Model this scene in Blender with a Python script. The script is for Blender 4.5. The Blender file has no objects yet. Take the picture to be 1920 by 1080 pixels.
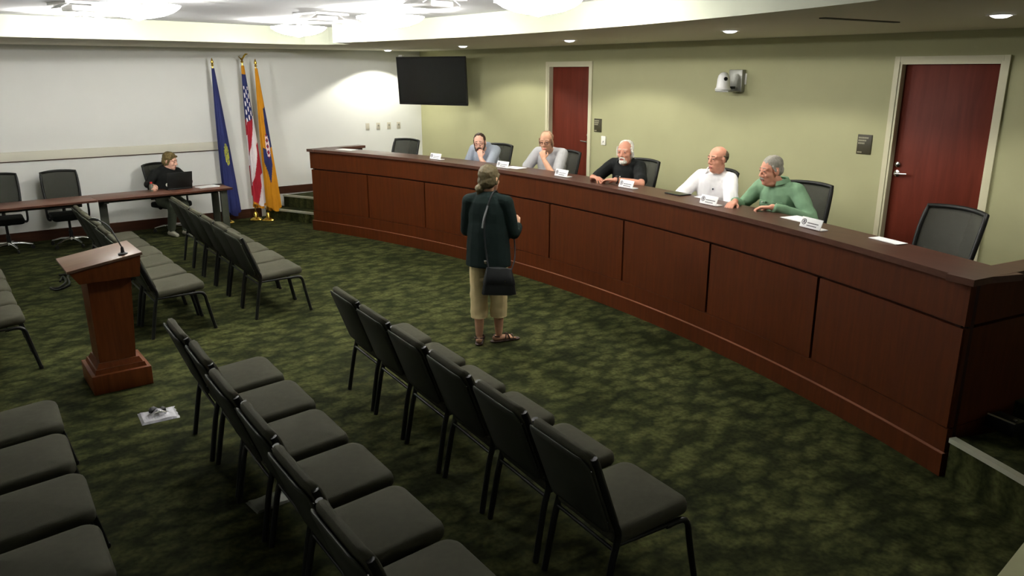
import bpy, bmesh, math, random
from mathutils import Vector, Matrix, Euler, noise

random.seed(7)
SC = bpy.context.scene
COL = SC.collection
R = math.radians
PI = math.pi

# ------------------------------------------------------------------ camera, world, exposure
cam_d = bpy.data.cameras.new('camera')
cam = bpy.data.objects.new('camera', cam_d)
COL.objects.link(cam)
cam_d.sensor_width = 36.0
cam_d.lens = 36.0 * 1450.0 / 1920.0
cam_d.clip_start = 0.05
cam.location = (0, 0, 2.4)
cam.rotation_euler = (R(90) - math.atan(406 / 1450.0), 0, -R(37.1))
SC.camera = cam

w = bpy.data.worlds.new('world')
SC.world = w
w.use_nodes = True
w.node_tree.nodes['Background'].inputs[0].default_value = (0.9, 1.0, 0.9, 1)
w.node_tree.nodes['Background'].inputs[1].default_value = 0.02

SC.view_settings.view_transform = 'Standard'
SC.view_settings.look = 'None'
SC.view_settings.gamma = 1.0
SC.view_settings.use_curve_mapping = False
SC.view_settings.exposure = 0.0
SC.cycles.max_bounces = 8
SC.cycles.diffuse_bounces = 5

BOWL_UP = 715.0        # W, lamp above each ceiling bowl
BOWL_GLOW = 28.0       # emission of the bowl glass
SPOT_W = 150.0        # W, recessed downlights over the dais


# ------------------------------------------------------------------ materials
def lin(c):
    return tuple((v / 255 / 12.92) if v / 255 <= 0.04045 else ((v / 255 + 0.055) / 1.055) ** 2.4 for v in c)


def nodes_of(name):
    m = bpy.data.materials.new(name)
    m.use_nodes = True
    nt = m.node_tree
    return m, nt, nt.nodes['Principled BSDF'], nt.nodes.new, nt.links.new


def mat(name, rgb, rough=0.6, spec=0.3, metal=0.0, vary=0.0, scale=8.0, stretch=(1, 1, 1), bump=0.0, bscale=60.0, emit=0.0, coat=0.0):
    """plain surface with a little procedural colour variation and fine relief"""
    m, nt, b, N, L = nodes_of(name)
    c = lin(rgb)
    b.inputs['Base Color'].default_value = (*c, 1)
    b.inputs['Roughness'].default_value = rough
    b.inputs['Specular IOR Level'].default_value = spec
    b.inputs['Metallic'].default_value = metal
    if coat:
        b.inputs['Coat Weight'].default_value = coat
        b.inputs['Coat Roughness'].default_value = 0.25
    if emit:
        b.inputs['Emission Color'].default_value = (*c, 1)
        b.inputs['Emission Strength'].default_value = emit
    tc = N('ShaderNodeTexCoord')
    if vary:
        mp = N('ShaderNodeMapping')
        mp.inputs['Scale'].default_value = stretch
        L(tc.outputs['Object'], mp.inputs[0])
        n = N('ShaderNodeTexNoise')
        n.inputs['Scale'].default_value = scale
        n.inputs['Detail'].default_value = 5
        L(mp.outputs[0], n.inputs[0])
        r = N('ShaderNodeValToRGB')
        r.color_ramp.elements[0].position = 0.3
        r.color_ramp.elements[1].position = 0.7
        r.color_ramp.elements[0].color = (*[v * (1 - vary) for v in c], 1)
        r.color_ramp.elements[1].color = (*[min(1, v * (1 + vary)) for v in c], 1)
        L(n.outputs[0], r.inputs[0])
        L(r.outputs[0], b.inputs['Base Color'])
    if bump:
        n2 = N('ShaderNodeTexNoise')
        n2.inputs['Scale'].default_value = bscale
        n2.inputs['Detail'].default_value = 3
        L(tc.outputs['Object'], n2.inputs[0])
        bp = N('ShaderNodeBump')
        bp.inputs['Strength'].default_value = bump
        bp.inputs['Distance'].default_value = 0.004
        L(n2.outputs[0], bp.inputs['Height'])
        L(bp.outputs[0], b.inputs['Normal'])
    return m


def carpet_mat():
    m, nt, b, N, L = nodes_of('carpet')
    b.inputs['Roughness'].default_value = 0.95
    b.inputs['Specular IOR Level'].default_value = 0.08
    tc = N('ShaderNodeTexCoord')
    # leaf-like blobs
    dn = N('ShaderNodeTexNoise'); dn.inputs['Scale'].default_value = 8.0; dn.inputs['Detail'].default_value = 2
    L(tc.outputs['Object'], dn.inputs[0])
    mx = N('ShaderNodeVectorMath'); mx.operation = 'SCALE'; mx.inputs['Scale'].default_value = 0.12
    L(dn.outputs['Color'], mx.inputs[0])
    ad = N('ShaderNodeVectorMath'); ad.operation = 'ADD'
    L(tc.outputs['Object'], ad.inputs[0]); L(mx.outputs[0], ad.inputs[1])
    mp = N('ShaderNodeMapping'); mp.inputs['Rotation'].default_value = (0, 0, R(38)); mp.inputs['Scale'].default_value = (6.6, 10.5, 1)
    L(ad.outputs[0], mp.inputs[0])
    v = N('ShaderNodeTexVoronoi'); v.inputs['Scale'].default_value = 1.0; v.feature = 'SMOOTH_F1'; v.inputs['Smoothness'].default_value = 0.35
    L(mp.outputs[0], v.inputs[0])
    r = N('ShaderNodeValToRGB'); e = r.color_ramp.elements
    e[0].position = 0.25; e[0].color = (*lin((63, 66, 37)), 1)
    e[1].position = 0.72; e[1].color = (*lin((31, 34, 15)), 1)
    L(v.outputs['Distance'], r.inputs[0])
    n = N('ShaderNodeTexNoise'); n.inputs['Scale'].default_value = 2.6; n.inputs['Detail'].default_value = 4
    L(tc.outputs['Object'], n.inputs[0])
    r2 = N('ShaderNodeValToRGB'); e2 = r2.color_ramp.elements
    e2[0].position = 0.35; e2[0].color = (0.6, 0.63, 0.55, 1)
    e2[1].position = 0.65; e2[1].color = (1.15, 1.12, 1.05, 1)
    L(n.outputs[0], r2.inputs[0])
    mm = N('ShaderNodeMixRGB'); mm.blend_type = 'MULTIPLY'; mm.inputs[0].default_value = 1
    L(r.outputs[0], mm.inputs[1]); L(r2.outputs[0], mm.inputs[2])
    n3 = N('ShaderNodeTexNoise'); n3.inputs['Scale'].default_value = 32; n3.inputs['Detail'].default_value = 2
    L(tc.outputs['Object'], n3.inputs[0])
    r3 = N('ShaderNodeValToRGB'); e3 = r3.color_ramp.elements
    e3[0].position = 0.3; e3[0].color = (0.6, 0.6, 0.6, 1)
    e3[1].position = 0.7; e3[1].color = (1.3, 1.3, 1.3, 1)
    L(n3.outputs[0], r3.inputs[0])
    m2 = N('ShaderNodeMixRGB'); m2.blend_type = 'MULTIPLY'; m2.inputs[0].default_value = 1
    L(mm.outputs[0], m2.inputs[1]); L(r3.outputs[0], m2.inputs[2])
    L(m2.outputs[0], b.inputs['Base Color'])
    bp = N('ShaderNodeBump'); bp.inputs['Strength'].default_value = 0.3; bp.inputs['Distance'].default_value = 0.006
    L(n3.outputs[0], bp.inputs['Height']); L(bp.outputs[0], b.inputs['Normal'])
    return m


def wood_mat(name, a, b_, rough=0.4, axis=2, scale=3.0, coat=0.15):
    m, nt, b, N, L = nodes_of(name)
    b.inputs['Roughness'].default_value = rough
    b.inputs['Specular IOR Level'].default_value = 0.12
    b.inputs['Coat Weight'].default_value = coat
    b.inputs['Coat Roughness'].default_value = 0.3
    tc = N('ShaderNodeTexCoord')
    mp = N('ShaderNodeMapping')
    s = [9.0, 9.0, 9.0]; s[axis] = 0.8
    mp.inputs['Scale'].default_value = s
    L(tc.outputs['Object'], mp.inputs[0])
    n = N('ShaderNodeTexNoise'); n.inputs['Scale'].default_value = scale; n.inputs['Detail'].default_value = 6; n.inputs['Distortion'].default_value = 0.6
    L(mp.outputs[0], n.inputs[0])
    r = N('ShaderNodeValToRGB'); e = r.color_ramp.elements
    e[0].position = 0.3; e[0].color = (*lin(a), 1)
    e[1].position = 0.72; e[1].color = (*lin(b_), 1)
    L(n.outputs[0], r.inputs[0]); L(r.outputs[0], b.inputs['Base Color'])
    return m


def mesh_fabric():
    m, nt, b, N, L = nodes_of('chair_mesh_fabric')
    b.inputs['Base Color'].default_value = (*lin((54, 55, 46)), 1)
    b.inputs['Roughness'].default_value = 0.8
    out = nt.nodes['Material Output']
    tr = N('ShaderNodeBsdfTransparent')
    mx = N('ShaderNodeMixShader')
    mx.inputs[0].default_value = 0.16
    L(b.outputs[0], mx.inputs[1]); L(tr.outputs[0], mx.inputs[2]); L(mx.outputs[0], out.inputs[0])
    return m


M = dict(
    carpet=carpet_mat(),
    white=mat('white_wall_paint', (215, 216, 211), 0.8, 0.15, vary=0.02, scale=2.0),
    rail=mat('cream_rail_paint', (206, 204, 188), 0.6, 0.2),
    green=mat('sage_green_wall_paint', (166, 165, 127), 0.75, 0.2, vary=0.03, scale=2.0),
    ceil=mat('ceiling_paint', (196, 196, 196), 0.9, 0.1, bump=0.1, bscale=120),
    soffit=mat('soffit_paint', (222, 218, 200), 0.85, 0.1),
    soffit_face=mat('soffit_face_dimmed', (160, 163, 146), 0.85, 0.1),
    base=wood_mat('dark_baseboard_wood', (48, 26, 16), (66, 36, 22), 0.5, axis=0),
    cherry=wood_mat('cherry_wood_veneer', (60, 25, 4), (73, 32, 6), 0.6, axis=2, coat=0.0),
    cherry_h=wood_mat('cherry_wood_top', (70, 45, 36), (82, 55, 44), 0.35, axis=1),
    edge=mat('kick_highlight_colour', (118, 76, 56), 0.5, 0.3, vary=0.08),  # pale colour standing in for light on the kick top
    cherry_dark=wood_mat('cherry_wood_reveal', (34, 14, 8), (44, 20, 10), 0.6),
    door=wood_mat('mahogany_door_veneer', (86, 34, 22), (102, 43, 30), 0.5, axis=2, scale=1.6, coat=0.0),
    frame=mat('cream_door_frame_paint', (198, 194, 164), 0.5, 0.3),
    lectern=wood_mat('oak_lectern_wood', (84, 42, 18), (106, 56, 26), 0.4, axis=2),
    lectern_top=wood_mat('lectern_top_laminate', (92, 70, 56), (104, 80, 64), 0.45, axis=0),
    table=wood_mat('walnut_table_laminate', (98, 66, 54), (118, 80, 66), 0.4, axis=0),
    fabric=mat('grey_olive_chair_fabric', (66, 65, 54), 0.9, 0.1, vary=0.06, scale=30, bump=0.25, bscale=300),
    fabric_back=mat('dark_chair_shell', (52, 54, 44), 0.7, 0.2, vary=0.05, scale=20),
    black=mat('black_metal', (20, 21, 20), 0.4, 0.4, vary=0.1, scale=20),
    blackp=mat('black_plastic', (20, 20, 18), 0.5, 0.3, vary=0.1, scale=20),
    seatblk=mat('black_seat_fabric', (26, 28, 26), 0.9, 0.1, vary=0.1, scale=40),
    mesh=mesh_fabric(),
    chrome=mat('chrome', (215, 215, 212), 0.18, 0.5, metal=1.0, vary=0.03),
    steel=mat('brushed_steel', (170, 170, 160), 0.35, 0.5, metal=1.0, vary=0.05),
    nosing=mat('aluminium_nosing', (168, 168, 150), 0.5, 0.4, metal=0.3, vary=0.05),
    gold=mat('polished_brass', (225, 190, 90), 0.25, 0.5, metal=1.0, vary=0.05),
    tvscreen=mat('tv_glass', (12, 13, 10), 0.22, 0.5, vary=0.05),
    tvblk=mat('tv_bezel', (14, 14, 14), 0.3, 0.4, vary=0.05),
    plate=mat('beige_wall_plate', (188, 182, 166), 0.5, 0.3, vary=0.03),
    platew=mat('white_wall_plate', (235, 233, 222), 0.5, 0.3, vary=0.02),
    camwhite=mat('white_camera_plastic', (246, 245, 243), 0.35, 0.4, vary=0.02),
    camgrey=mat('grey_bracket_metal', (150, 150, 142), 0.4, 0.4, metal=0.5, vary=0.05),
    sign=mat('dark_bronze_sign', (58, 54, 36), 0.5, 0.3, vary=0.05),
    signtxt=mat('sign_lettering', (156, 152, 128), 0.6, 0.2, vary=0.03),
    paper=mat('white_paper', (240, 240, 240), 0.8, 0.2, vary=0.02),
    ink=mat('grey_ink', (120, 116, 122), 0.8, 0.2, vary=0.05),
    foil=mat('silver_tape', (158, 158, 164), 0.4, 0.5, metal=0.35, vary=0.12, scale=25, bump=0.6, bscale=40),
    foildark=mat('tarnished_tape', (86, 88, 76), 0.5, 0.4, metal=0.2, vary=0.2, scale=25),
    red=mat('red_plastic', (190, 40, 40), 0.4, 0.4, vary=0.05),
    laptop=mat('black_laptop_shell', (14, 15, 14), 0.45, 0.3, vary=0.05),
    beige=mat('beige_side_table_laminate', (150, 150, 112), 0.6, 0.2, vary=0.05),
    navy=mat('navy_flag_nylon', (38, 44, 92), 0.7, 0.2, vary=0.06),
    fred=mat('red_flag_nylon', (152, 28, 42), 0.7, 0.2, vary=0.06),
    fwhite=mat('white_flag_nylon', (222, 214, 216), 0.7, 0.2, vary=0.04),
    fgold=mat('gold_flag_nylon', (188, 126, 20), 0.7, 0.2, vary=0.06),
    fyel=mat('yellow_green_emblem', (190, 190, 40), 0.7, 0.2, vary=0.15, scale=40),
    fpink=mat('pale_emblem', (226, 196, 190), 0.7, 0.2, vary=0.1, scale=40),
    iris=mat('dark_iris', (40, 30, 24), 0.3, 0.5, vary=0.02),
    eyew=mat('eye_white', (150, 136, 126), 0.3, 0.4, vary=0.02),
    lip=mat('lip_skin', (176, 104, 96), 0.6, 0.3, vary=0.05),
)


def glow(name, rgb, s):
    m, nt, b, N, L = nodes_of(name)
    b.inputs['Base Color'].default_value = (*lin(rgb), 1)
    b.inputs['Emission Color'].default_value = (*lin(rgb), 1)
    n = N('ShaderNodeTexNoise'); n.inputs['Scale'].default_value = 3.0
    mr = N('ShaderNodeMapRange'); mr.inputs['To Min'].default_value = s * 0.95; mr.inputs['To Max'].default_value = s * 1.05
    L(n.outputs[0], mr.inputs[0]); L(mr.outputs[0], b.inputs['Emission Strength'])
    return m


M['bowl'] = glow('glowing_bowl_glass', (255, 253, 246), BOWL_GLOW)
_nt = M['bowl'].node_tree      # etched glass: part of the lamp's light goes straight through
_tr, _mx = _nt.nodes.new('ShaderNodeBsdfTransparent'), _nt.nodes.new('ShaderNodeMixShader')
_mx.inputs[0].default_value = 0.6
_nt.links.new(_nt.nodes['Principled BSDF'].outputs[0], _mx.inputs[1])
_nt.links.new(_tr.outputs[0], _mx.inputs[2])
_nt.links.new(_mx.outputs[0], _nt.nodes['Material Output'].inputs[0])
M['blocker_glow'] = glow('light_blocker_glow', (255, 253, 246), 3.0)  # self-lit colour for the added disc under each bowl lamp
M['lens'] = glow('downlight_lens', (250, 248, 255), 14.0)


# ------------------------------------------------------------------ mesh helpers
def link(o, parent=None):
    COL.objects.link(o)
    if parent is not None:
        o.parent = parent
    return o


def obj(name, me, m=None, parent=None, loc=None, rot=None, label=None):
    o = bpy.data.objects.new(name, me)
    if m is not None:
        if isinstance(m, (list, tuple)):
            for k in m:
                me.materials.append(k)
        elif len(me.materials) == 0:
            me.materials.append(m)
    link(o, parent)
    if loc is not None:
        o.location = loc
    if rot is not None:
        o.rotation_euler = rot
    if label:
        o['label'] = label
    return o


def tag(o, label, cat, group=None):
    o['label'] = label
    o['category'] = cat
    if group:
        o['group'] = group
    return o


def thing(name, label, cat, loc=(0, 0, 0), rz=0.0, group=None):
    o = bpy.data.objects.new(name, None)
    link(o)
    o.location = loc
    o.rotation_euler = (0, 0, rz)
    return tag(o, label, cat, group)


def structure(o):
    o['kind'] = 'structure'
    return o


def from_bm(bm, smooth=False, angle=None):
    me = bpy.data.meshes.new('m')
    bmesh.ops.recalc_face_normals(bm, faces=bm.faces)
    bm.to_mesh(me)
    bm.free()
    if smooth:
        me.polygons.foreach_set('use_smooth', [True] * len(me.polygons))
        if angle:
            me.set_sharp_from_angle(angle=R(angle))
    return me


def pyd(v, f, smooth=False, angle=None):
    bm = bmesh.new()
    vs = [bm.verts.new(p) for p in v]
    for q in f:
        try:
            bm.faces.new([vs[i] for i in q])
        except ValueError:
            pass
    return from_bm(bm, smooth, angle)


def bm_box(bm, c, s, rot=None, bev=0.0, seg=2):
    r = bmesh.ops.create_cube(bm, size=1)
    vs = r['verts']
    bmesh.ops.scale(bm, vec=s, verts=vs)
    if bev:
        es = list({e for v in vs for e in v.link_edges})
        r2 = bmesh.ops.bevel(bm, geom=es, offset=bev, segments=seg, affect='EDGES', profile=0.5)
        vs = list({v for f in r2['faces'] for v in f.verts} | {v for v in vs if v.is_valid})
    if rot is not None:
        bmesh.ops.rotate(bm, cent=(0, 0, 0), matrix=Euler(rot).to_matrix(), verts=vs)
    bmesh.ops.translate(bm, vec=c, verts=vs)
    return vs


def box(c, s, rot=None, bev=0.0, seg=2):
    bm = bmesh.new()
    bm_box(bm, c, s, rot, bev, seg)
    return from_bm(bm, smooth=bev > 0, angle=40 if bev > 0 else None)


def boxes(lst):
    bm = bmesh.new()
    for a in lst:
        bm_box(bm, *a)
    return from_bm(bm)


def bm_tube(bm, pts, r, n=10, cap=True, closed=False):
    pts = [Vector(p) for p in pts]
    rad = r if isinstance(r, (list, tuple)) else [r] * len(pts)
    rings = []
    up = None
    for i, p in enumerate(pts):
        if closed:
            t = (pts[(i + 1) % len(pts)] - pts[i - 1]).normalized()
        else:
            t = (pts[min(i + 1, len(pts) - 1)] - pts[max(i - 1, 0)]).normalized()
        if up is None:
            up = Vector((0, 0, 1)) if abs(t.z) < 0.9 else Vector((1, 0, 0))
        s = t.cross(up).normalized()
        u = s.cross(t).normalized()
        up = u
        rings.append([bm.verts.new(p + (s * math.cos(2 * PI * k / n) + u * math.sin(2 * PI * k / n)) * rad[i]) for k in range(n)])
    m = len(rings)
    for i in range(m if closed else m - 1):
        a, b = rings[i], rings[(i + 1) % m]
        for k in range(n):
            bm.faces.new((a[k], a[(k + 1) % n], b[(k + 1) % n], b[k]))
    if cap and not closed:
        bm.faces.new(rings[0][::-1])
        bm.faces.new(rings[-1])


def tube(pts, r, n=10, closed=False):
    bm = bmesh.new()
    bm_tube(bm, pts, r, n, True, closed)
    return from_bm(bm, True, 50)


def lathe(prof, n=24, c=(0, 0, 0)):
    v, f = [], []
    for (r, z) in prof:
        for k in range(n):
            a = 2 * PI * k / n
            v.append((c[0] + r * math.cos(a), c[1] + r * math.sin(a), c[2] + z))
    for i in range(len(prof) - 1):
        for k in range(n):
            f.append((i * n + k, i * n + (k + 1) % n, (i + 1) * n + (k + 1) % n, (i + 1) * n + k))
    f.append(tuple(range(n))[::-1])
    f.append(tuple((len(prof) - 1) * n + k for k in range(n)))
    return pyd(v, f, True, 40)


def prism(poly, z0, z1):
    n = len(poly)
    v = [(x, y, z0) for x, y in poly] + [(x, y, z1) for x, y in poly]
    f = [tuple(range(n))[::-1], tuple(range(n, 2 * n))]
    for k in range(n):
        f.append((k, (k + 1) % n, n + (k + 1) % n, n + k))
    return pyd(v, f)


def bez(p, n=8):
    """Catmull-Rom through points"""
    p = [Vector(q) for q in p]
    out = []
    for i in range(len(p) - 1):
        p0, p1, p2, p3 = p[max(i - 1, 0)], p[i], p[i + 1], p[min(i + 2, len(p) - 1)]
        for k in range(n):
            t = k / n
            out.append(0.5 * ((2 * p1) + (p2 - p0) * t + (2 * p0 - 5 * p1 + 4 * p2 - p3) * t * t + (3 * p1 - p0 - 3 * p2 + p3) * t ** 3))
    out.append(p[-1])
    return out


def dup(root, loc, rz, label=None, group=None):
    r = root.copy()
    COL.objects.link(r)
    r.location = loc
    r.rotation_euler = (0, 0, rz)
    if label:
        r['label'] = label
    if group:
        r['group'] = group
    for ch in list(root.children):
        c = ch.copy()
        COL.objects.link(c)
        c.parent = r
        for g in list(ch.children):
            d = g.copy()
            COL.objects.link(d)
            d.parent = c
    return r


ORD = ['first', 'second', 'third', 'fourth', 'fifth', 'sixth', 'seventh', 'eighth']

# ------------------------------------------------------------------ room dimensions (metres)
XG = 7.731           # sage green wall, behind the dais
YW = 13.09           # white wall
XB, YB = -2.2, -1.6  # walls behind the viewer
ZS = 2.76            # underside of the soffit
ZC = 2.99            # main ceiling
PL = 0.36            # dais platform height
AC = (-7.739, 6.712)  # centre of the dais arc
AR = 13.361           # radius of the dais front


def A(dr, deg, z=None):
    x = AC[0] + (AR + dr) * math.cos(R(deg))
    y = AC[1] + (AR + dr) * math.sin(R(deg))
    return (x, y) if z is None else (x, y, z)


def arc_box(d0, d1, a0, a1, z0, z1, n=8):
    v, f = [], []
    for i in range(n + 1):
        a = a0 + (a1 - a0) * i / n
        v += [A(d0, a, z0), A(d1, a, z0), A(d1, a, z1), A(d0, a, z1)]
    for i in range(n):
        p, q = 4 * i, 4 * i + 4
        for k in range(4):
            f.append((p + k, p + (k + 1) % 4, q + (k + 1) % 4, q + k))
    f += [(0, 1, 2, 3), (4 * n + 3, 4 * n + 2, 4 * n + 1, 4 * n)]
    return pyd(v, f, True, 30)


# ------------------------------------------------------------------ floor, walls, ceiling
structure(obj('floor', box(((XB + XG) / 2, (YB + YW) / 2, -0.05), (XG - XB + 0.3, YW - YB + 0.3, 0.1)), M['carpet']))

structure(obj('wall_north', box(((XB + XG) / 2 - 0.07, YW + 0.06, 1.55), (XG - XB + 0.14, 0.12, 3.1)), M['white']))
structure(obj('wall_west', box((XB - 0.06, (YB + YW) / 2, 1.55), (0.12, YW - YB, 3.1)), M['white']))
structure(obj('wall_south', box(((XB + XG) / 2, YB - 0.06, 1.55), (XG - XB + 0.24, 0.12, 3.1)), M['white']))
DOORS = [(8.377, 9.300), (3.035, 3.960)]      # clear openings in the green wall
DT = 2.49
wl = []
ys = [YB, 3.035, 3.960, 8.377, 9.300, YW + 0.12]
for i in range(0, 6, 2):
    wl.append(((XG + 0.06, (ys[i] + ys[i + 1]) / 2, 1.55), (0.12, ys[i + 1] - ys[i], 3.1)))
for a, b in DOORS:
    wl.append(((XG + 0.06, (a + b) / 2, (DT + 3.1) / 2), (0.12, b - a, 3.1 - DT)))
structure(obj('wall_east', boxes(wl), M['green']))

structure(obj('ceiling', box(((XB + XG) / 2, (YB + YW) / 2, ZC + 0.06), (XG - XB + 0.3, YW - YB + 0.3, 0.12)), M['ceil']))

# dropped soffit: along the white wall and, curved, over the dais
inner = [(XB, 10.12), (-0.5, 10.2), (0.9, 10.28), (2.0, 10.36), (2.9, 10.46), (3.6, 10.62), (4.1, 10.72), (4.5, 10.72), (4.78, 10.55), (4.93, 10.2)]
inner += [A(-0.68, a) for a in (14.5, 12, 9, 6, 3, 0, -3, -6, -9, -12, -15, -18, -21, -24, -27, -30, -33)]
inner += [(3.0, YB)]
outer = [(XG + 0.01, YB), (XG + 0.01, YW + 0.01), (XB, YW + 0.01)]
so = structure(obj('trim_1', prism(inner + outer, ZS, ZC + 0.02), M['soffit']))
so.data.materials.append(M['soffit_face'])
for p in so.data.polygons:            # upright face coloured darker than the underside to offset bowl lamp glare
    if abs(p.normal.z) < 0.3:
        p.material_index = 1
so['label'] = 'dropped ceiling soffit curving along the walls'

# platform behind the dais, with a step at each end
pp = [A(0.66, a) for a in (-45, -40, -35, -30, -26, -22)] + [A(0.66, a) for a in (-20.6, -15, -10, -5, 0, 5, 10, 15, 20.6)] + [A(0.66, a) for a in (22, 24, 26, 28, 30)]
pp = [(x, min(max(y, YB), YW)) for x, y in pp]
front = [A(0.085, a) for a in (-20.4, -15, -10, -5, 0, 5, 10, 15, 20.4)]
pp2 = [A(0.66, a) for a in (-38, -34, -30, -26, -22, -20.4)] + front + [A(0.66, a) for a in (20.4, 22, 24, 26.2)]
pp2 = [(x, min(max(y, YB), YW)) for x, y in pp2]
plat = structure(obj('platform', prism(pp2 + [(XG, YW), (XG, YB)], 0, PL), M['carpet']))
for a0, a1, d0, d1, zz in ((20.95, 26.7, 0.34, 0.66, 0.172), (-38, -21.6, 0.0, 0.66, 0.262)):
    st = structure(obj('step', arc_box(d0, d1, a0, a1, 0, zz, 10), M['carpet']))
    obj('nosing', arc_box(d0 - 0.015, d0 + 0.035, a0, a1, zz - 0.022, zz + 0.008, 10), M['nosing'], st, label='metal nosing strip')
    if a0 > 0:
        obj('nosing', arc_box(0.645, 0.69, a0, 26.2, 0.338, 0.368, 10), M['nosing'], st, label='metal nosing strip')

# baseboards and wall rail
structure(obj('baseboard_north', box(((XB + 4.5) / 2, YW - 0.008, 0.075), (4.5 - XB, 0.016, 0.15)), M['base']))
structure(obj('baseboard_platform', box(((4.75 + XG) / 2, YW - 0.008, PL + 0.06), (XG - 4.75, 0.016, 0.125)), M['base']))
for i, (a, b) in enumerate(((YB, 2.98), (4.01, 8.32), (9.36, YW))):
    structure(obj('baseboard_east', box((XG - 0.008, (a + b) / 2, PL + 0.06), (0.016, b - a, 0.12)), M['base']))
rail = structure(obj('trim_2', box(((XB + 3.9) / 2, YW - 0.018, 1.235), (3.9 - XB, 0.036, 0.13), None, 0.006), M['rail']))
obj('rail_shadow_strip', box(((XB + 3.9) / 2, YW - 0.014, 1.165), (3.9 - XB, 0.02, 0.012)), M['base'], rail)  # dark strip painted in as the shadow line below the rail

# doors
for k, (a, b) in enumerate(DOORS):
    d = structure(bpy.data.objects.new('door_%d' % (k + 1), None))
    link(d)
    d.location = (XG, (a + b) / 2, PL)
    W = b - a
    Hh = DT - PL
    obj('door_slab', box((0.085, 0, Hh / 2), (0.045, W - 0.03, Hh - 0.02), None, 0.002), M['door'], d)
    for s in (-1, 1):
        obj('frame_jamb', boxes([((0.05, s * (W / 2 - 0.012), Hh / 2), (0.13, 0.024, Hh)), ((-0.012, s * (W / 2 + 0.024), Hh / 2 + 0.025), (0.024, 0.05, Hh + 0.05))]), M['frame'], d)
    obj('frame_head', boxes([((0.05, 0, Hh - 0.012), (0.129, W - 0.05, 0.024)), ((-0.012, 0, Hh + 0.0245), (0.0235, W - 0.004, 0.05))]), M['frame'], d)
    sy = -1 if k == 0 else 1
    yl = sy * (W / 2 - 0.075)
    hz = 1.055
    h = obj('lever_handle', lathe([(0.032, 0), (0.032, 0.008), (0.012, 0.012), (0.012, 0.05)], 20), M['chrome'], d, (0.0625, yl, hz), (0, -PI / 2, 0))
    obj('lever', tube(bez([(0, 0, 0.05), (0, sy * -0.02, 0.055), (0.005, sy * -0.12, 0.05)], 6), 0.011, 8), M['chrome'], h)
    obj('escutcheon', lathe([(0.026, 0), (0.026, 0.02), (0.012, 0.028)], 16), M['chrome'], d, (0.0625, yl, hz + 0.09), (0, -PI / 2, 0))
    for z in (0.25, 1.05, 1.85):
        obj('hinge', box((0.06, -sy * (W / 2 - 0.014), z), (0.012, 0.018, 0.1)), M['steel'], d)

# ------------------------------------------------------------------ lights
BOWLS = [(1.58, 9.4), (1.58, 7.1), (3.88, 9.4), (3.88, 7.1), (3.88, 4.8)]
blabel = ['glowing bowl ceiling light nearest the white wall, above the lectern row',
          'glowing bowl ceiling light over the lectern',
          'glowing bowl ceiling light before the flags, by the soffit corner',
          'glowing bowl ceiling light over the carpet between lectern and dais',
          'glowing bowl ceiling light over the standing woman']
for i, (x, y) in enumerate(BOWLS):
    t = thing('ceiling_bowl_light', blabel[i], 'ceiling light', (x, y, ZC), 0, 'bowl lights on the main ceiling')
    prof = [(0.015, -0.178), (0.10, -0.172), (0.19, -0.155), (0.27, -0.125), (0.315, -0.095), (0.33, -0.075), (0.322, -0.073), (0.30, -0.095), (0.25, -0.12), (0.17, -0.147), (0.08, -0.16), (0.015, -0.164)]
    obj('bowl', lathe(prof, 40), M['bowl'], t)
    obj('canopy', lathe([(0.07, 0), (0.07, -0.02), (0.02, -0.03), (0.012, -0.15)], 20), M['camwhite'], t)
    obj('light_blocker', lathe([(0.055, -0.174), (0.057, -0.180), (0.03, -0.188), (0.008, -0.194)], 24), M['blocker_glow'], t)  # added disc holding lamp light off the floor; glows so no outline shows
    for k in range(3):
        a = 2 * PI * k / 3 + 0.4
        obj('clip', box((0.325 * math.cos(a), 0.325 * math.sin(a), -0.08), (0.02, 0.02, 0.03)), M['camwhite'], t)
        obj('arm', tube([(0.02 * math.cos(a), 0.02 * math.sin(a), -0.02), (0.32 * math.cos(a), 0.32 * math.sin(a), -0.07)], 0.005, 6), M['camwhite'], t)
    ld = bpy.data.lights.new('bowl_lamp', 'POINT')
    ld.energy = BOWL_UP
    ld.shadow_soft_size = 0.02
    ld.color = (1.0, 0.99, 0.96)
    lo = bpy.data.objects.new('bowl_lamp', ld)
    link(lo, t)
    lo.location = (0, 0, -0.14)

DOWN = [(6.75, 12.5), (6.563, 9.866), (6.362, 7.277), (6.054, 4.713), (5.79, 2.344)]
for i, (x, y) in enumerate(DOWN):
    lab = ['small recessed downlight by the television, near the corner', 'small recessed downlight above the bearded man in blue', 'small recessed downlight above the man in the black polo',
           'small recessed downlight above the man in green', 'small recessed downlight in front of the door with the lever, over the empty chair'][i]
    t = thing('downlight', lab, 'ceiling light', (x, y, ZS), 0, 'recessed downlights in the soffit')
    obj('trim_ring', lathe([(0.062, 0.0), (0.088, 0.0), (0.088, -0.006), (0.066, -0.008), (0.062, -0.004)], 24), M['camwhite'], t)
    obj('lens', lathe([(0.002, -0.024), (0.035, -0.021), (0.056, -0.012), (0.0615, -0.003), (0.0615, 0.0)], 24), M['lens'], t)
    ld = bpy.data.lights.new('downlight_lamp', 'SPOT')
    ld.energy = SPOT_W * (1.8 if i == 0 else 1.0)
    ld.spot_size = R(128 if i == 0 else 141)
    ld.spot_blend = 0.22
    ld.shadow_soft_size = 0.05
    ld.color = (1.0, 0.97, 0.86)
    lo = bpy.data.objects.new('downlight_lamp', ld)
    link(lo, t)
    lo.location = (0, 0, -0.02)

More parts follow.
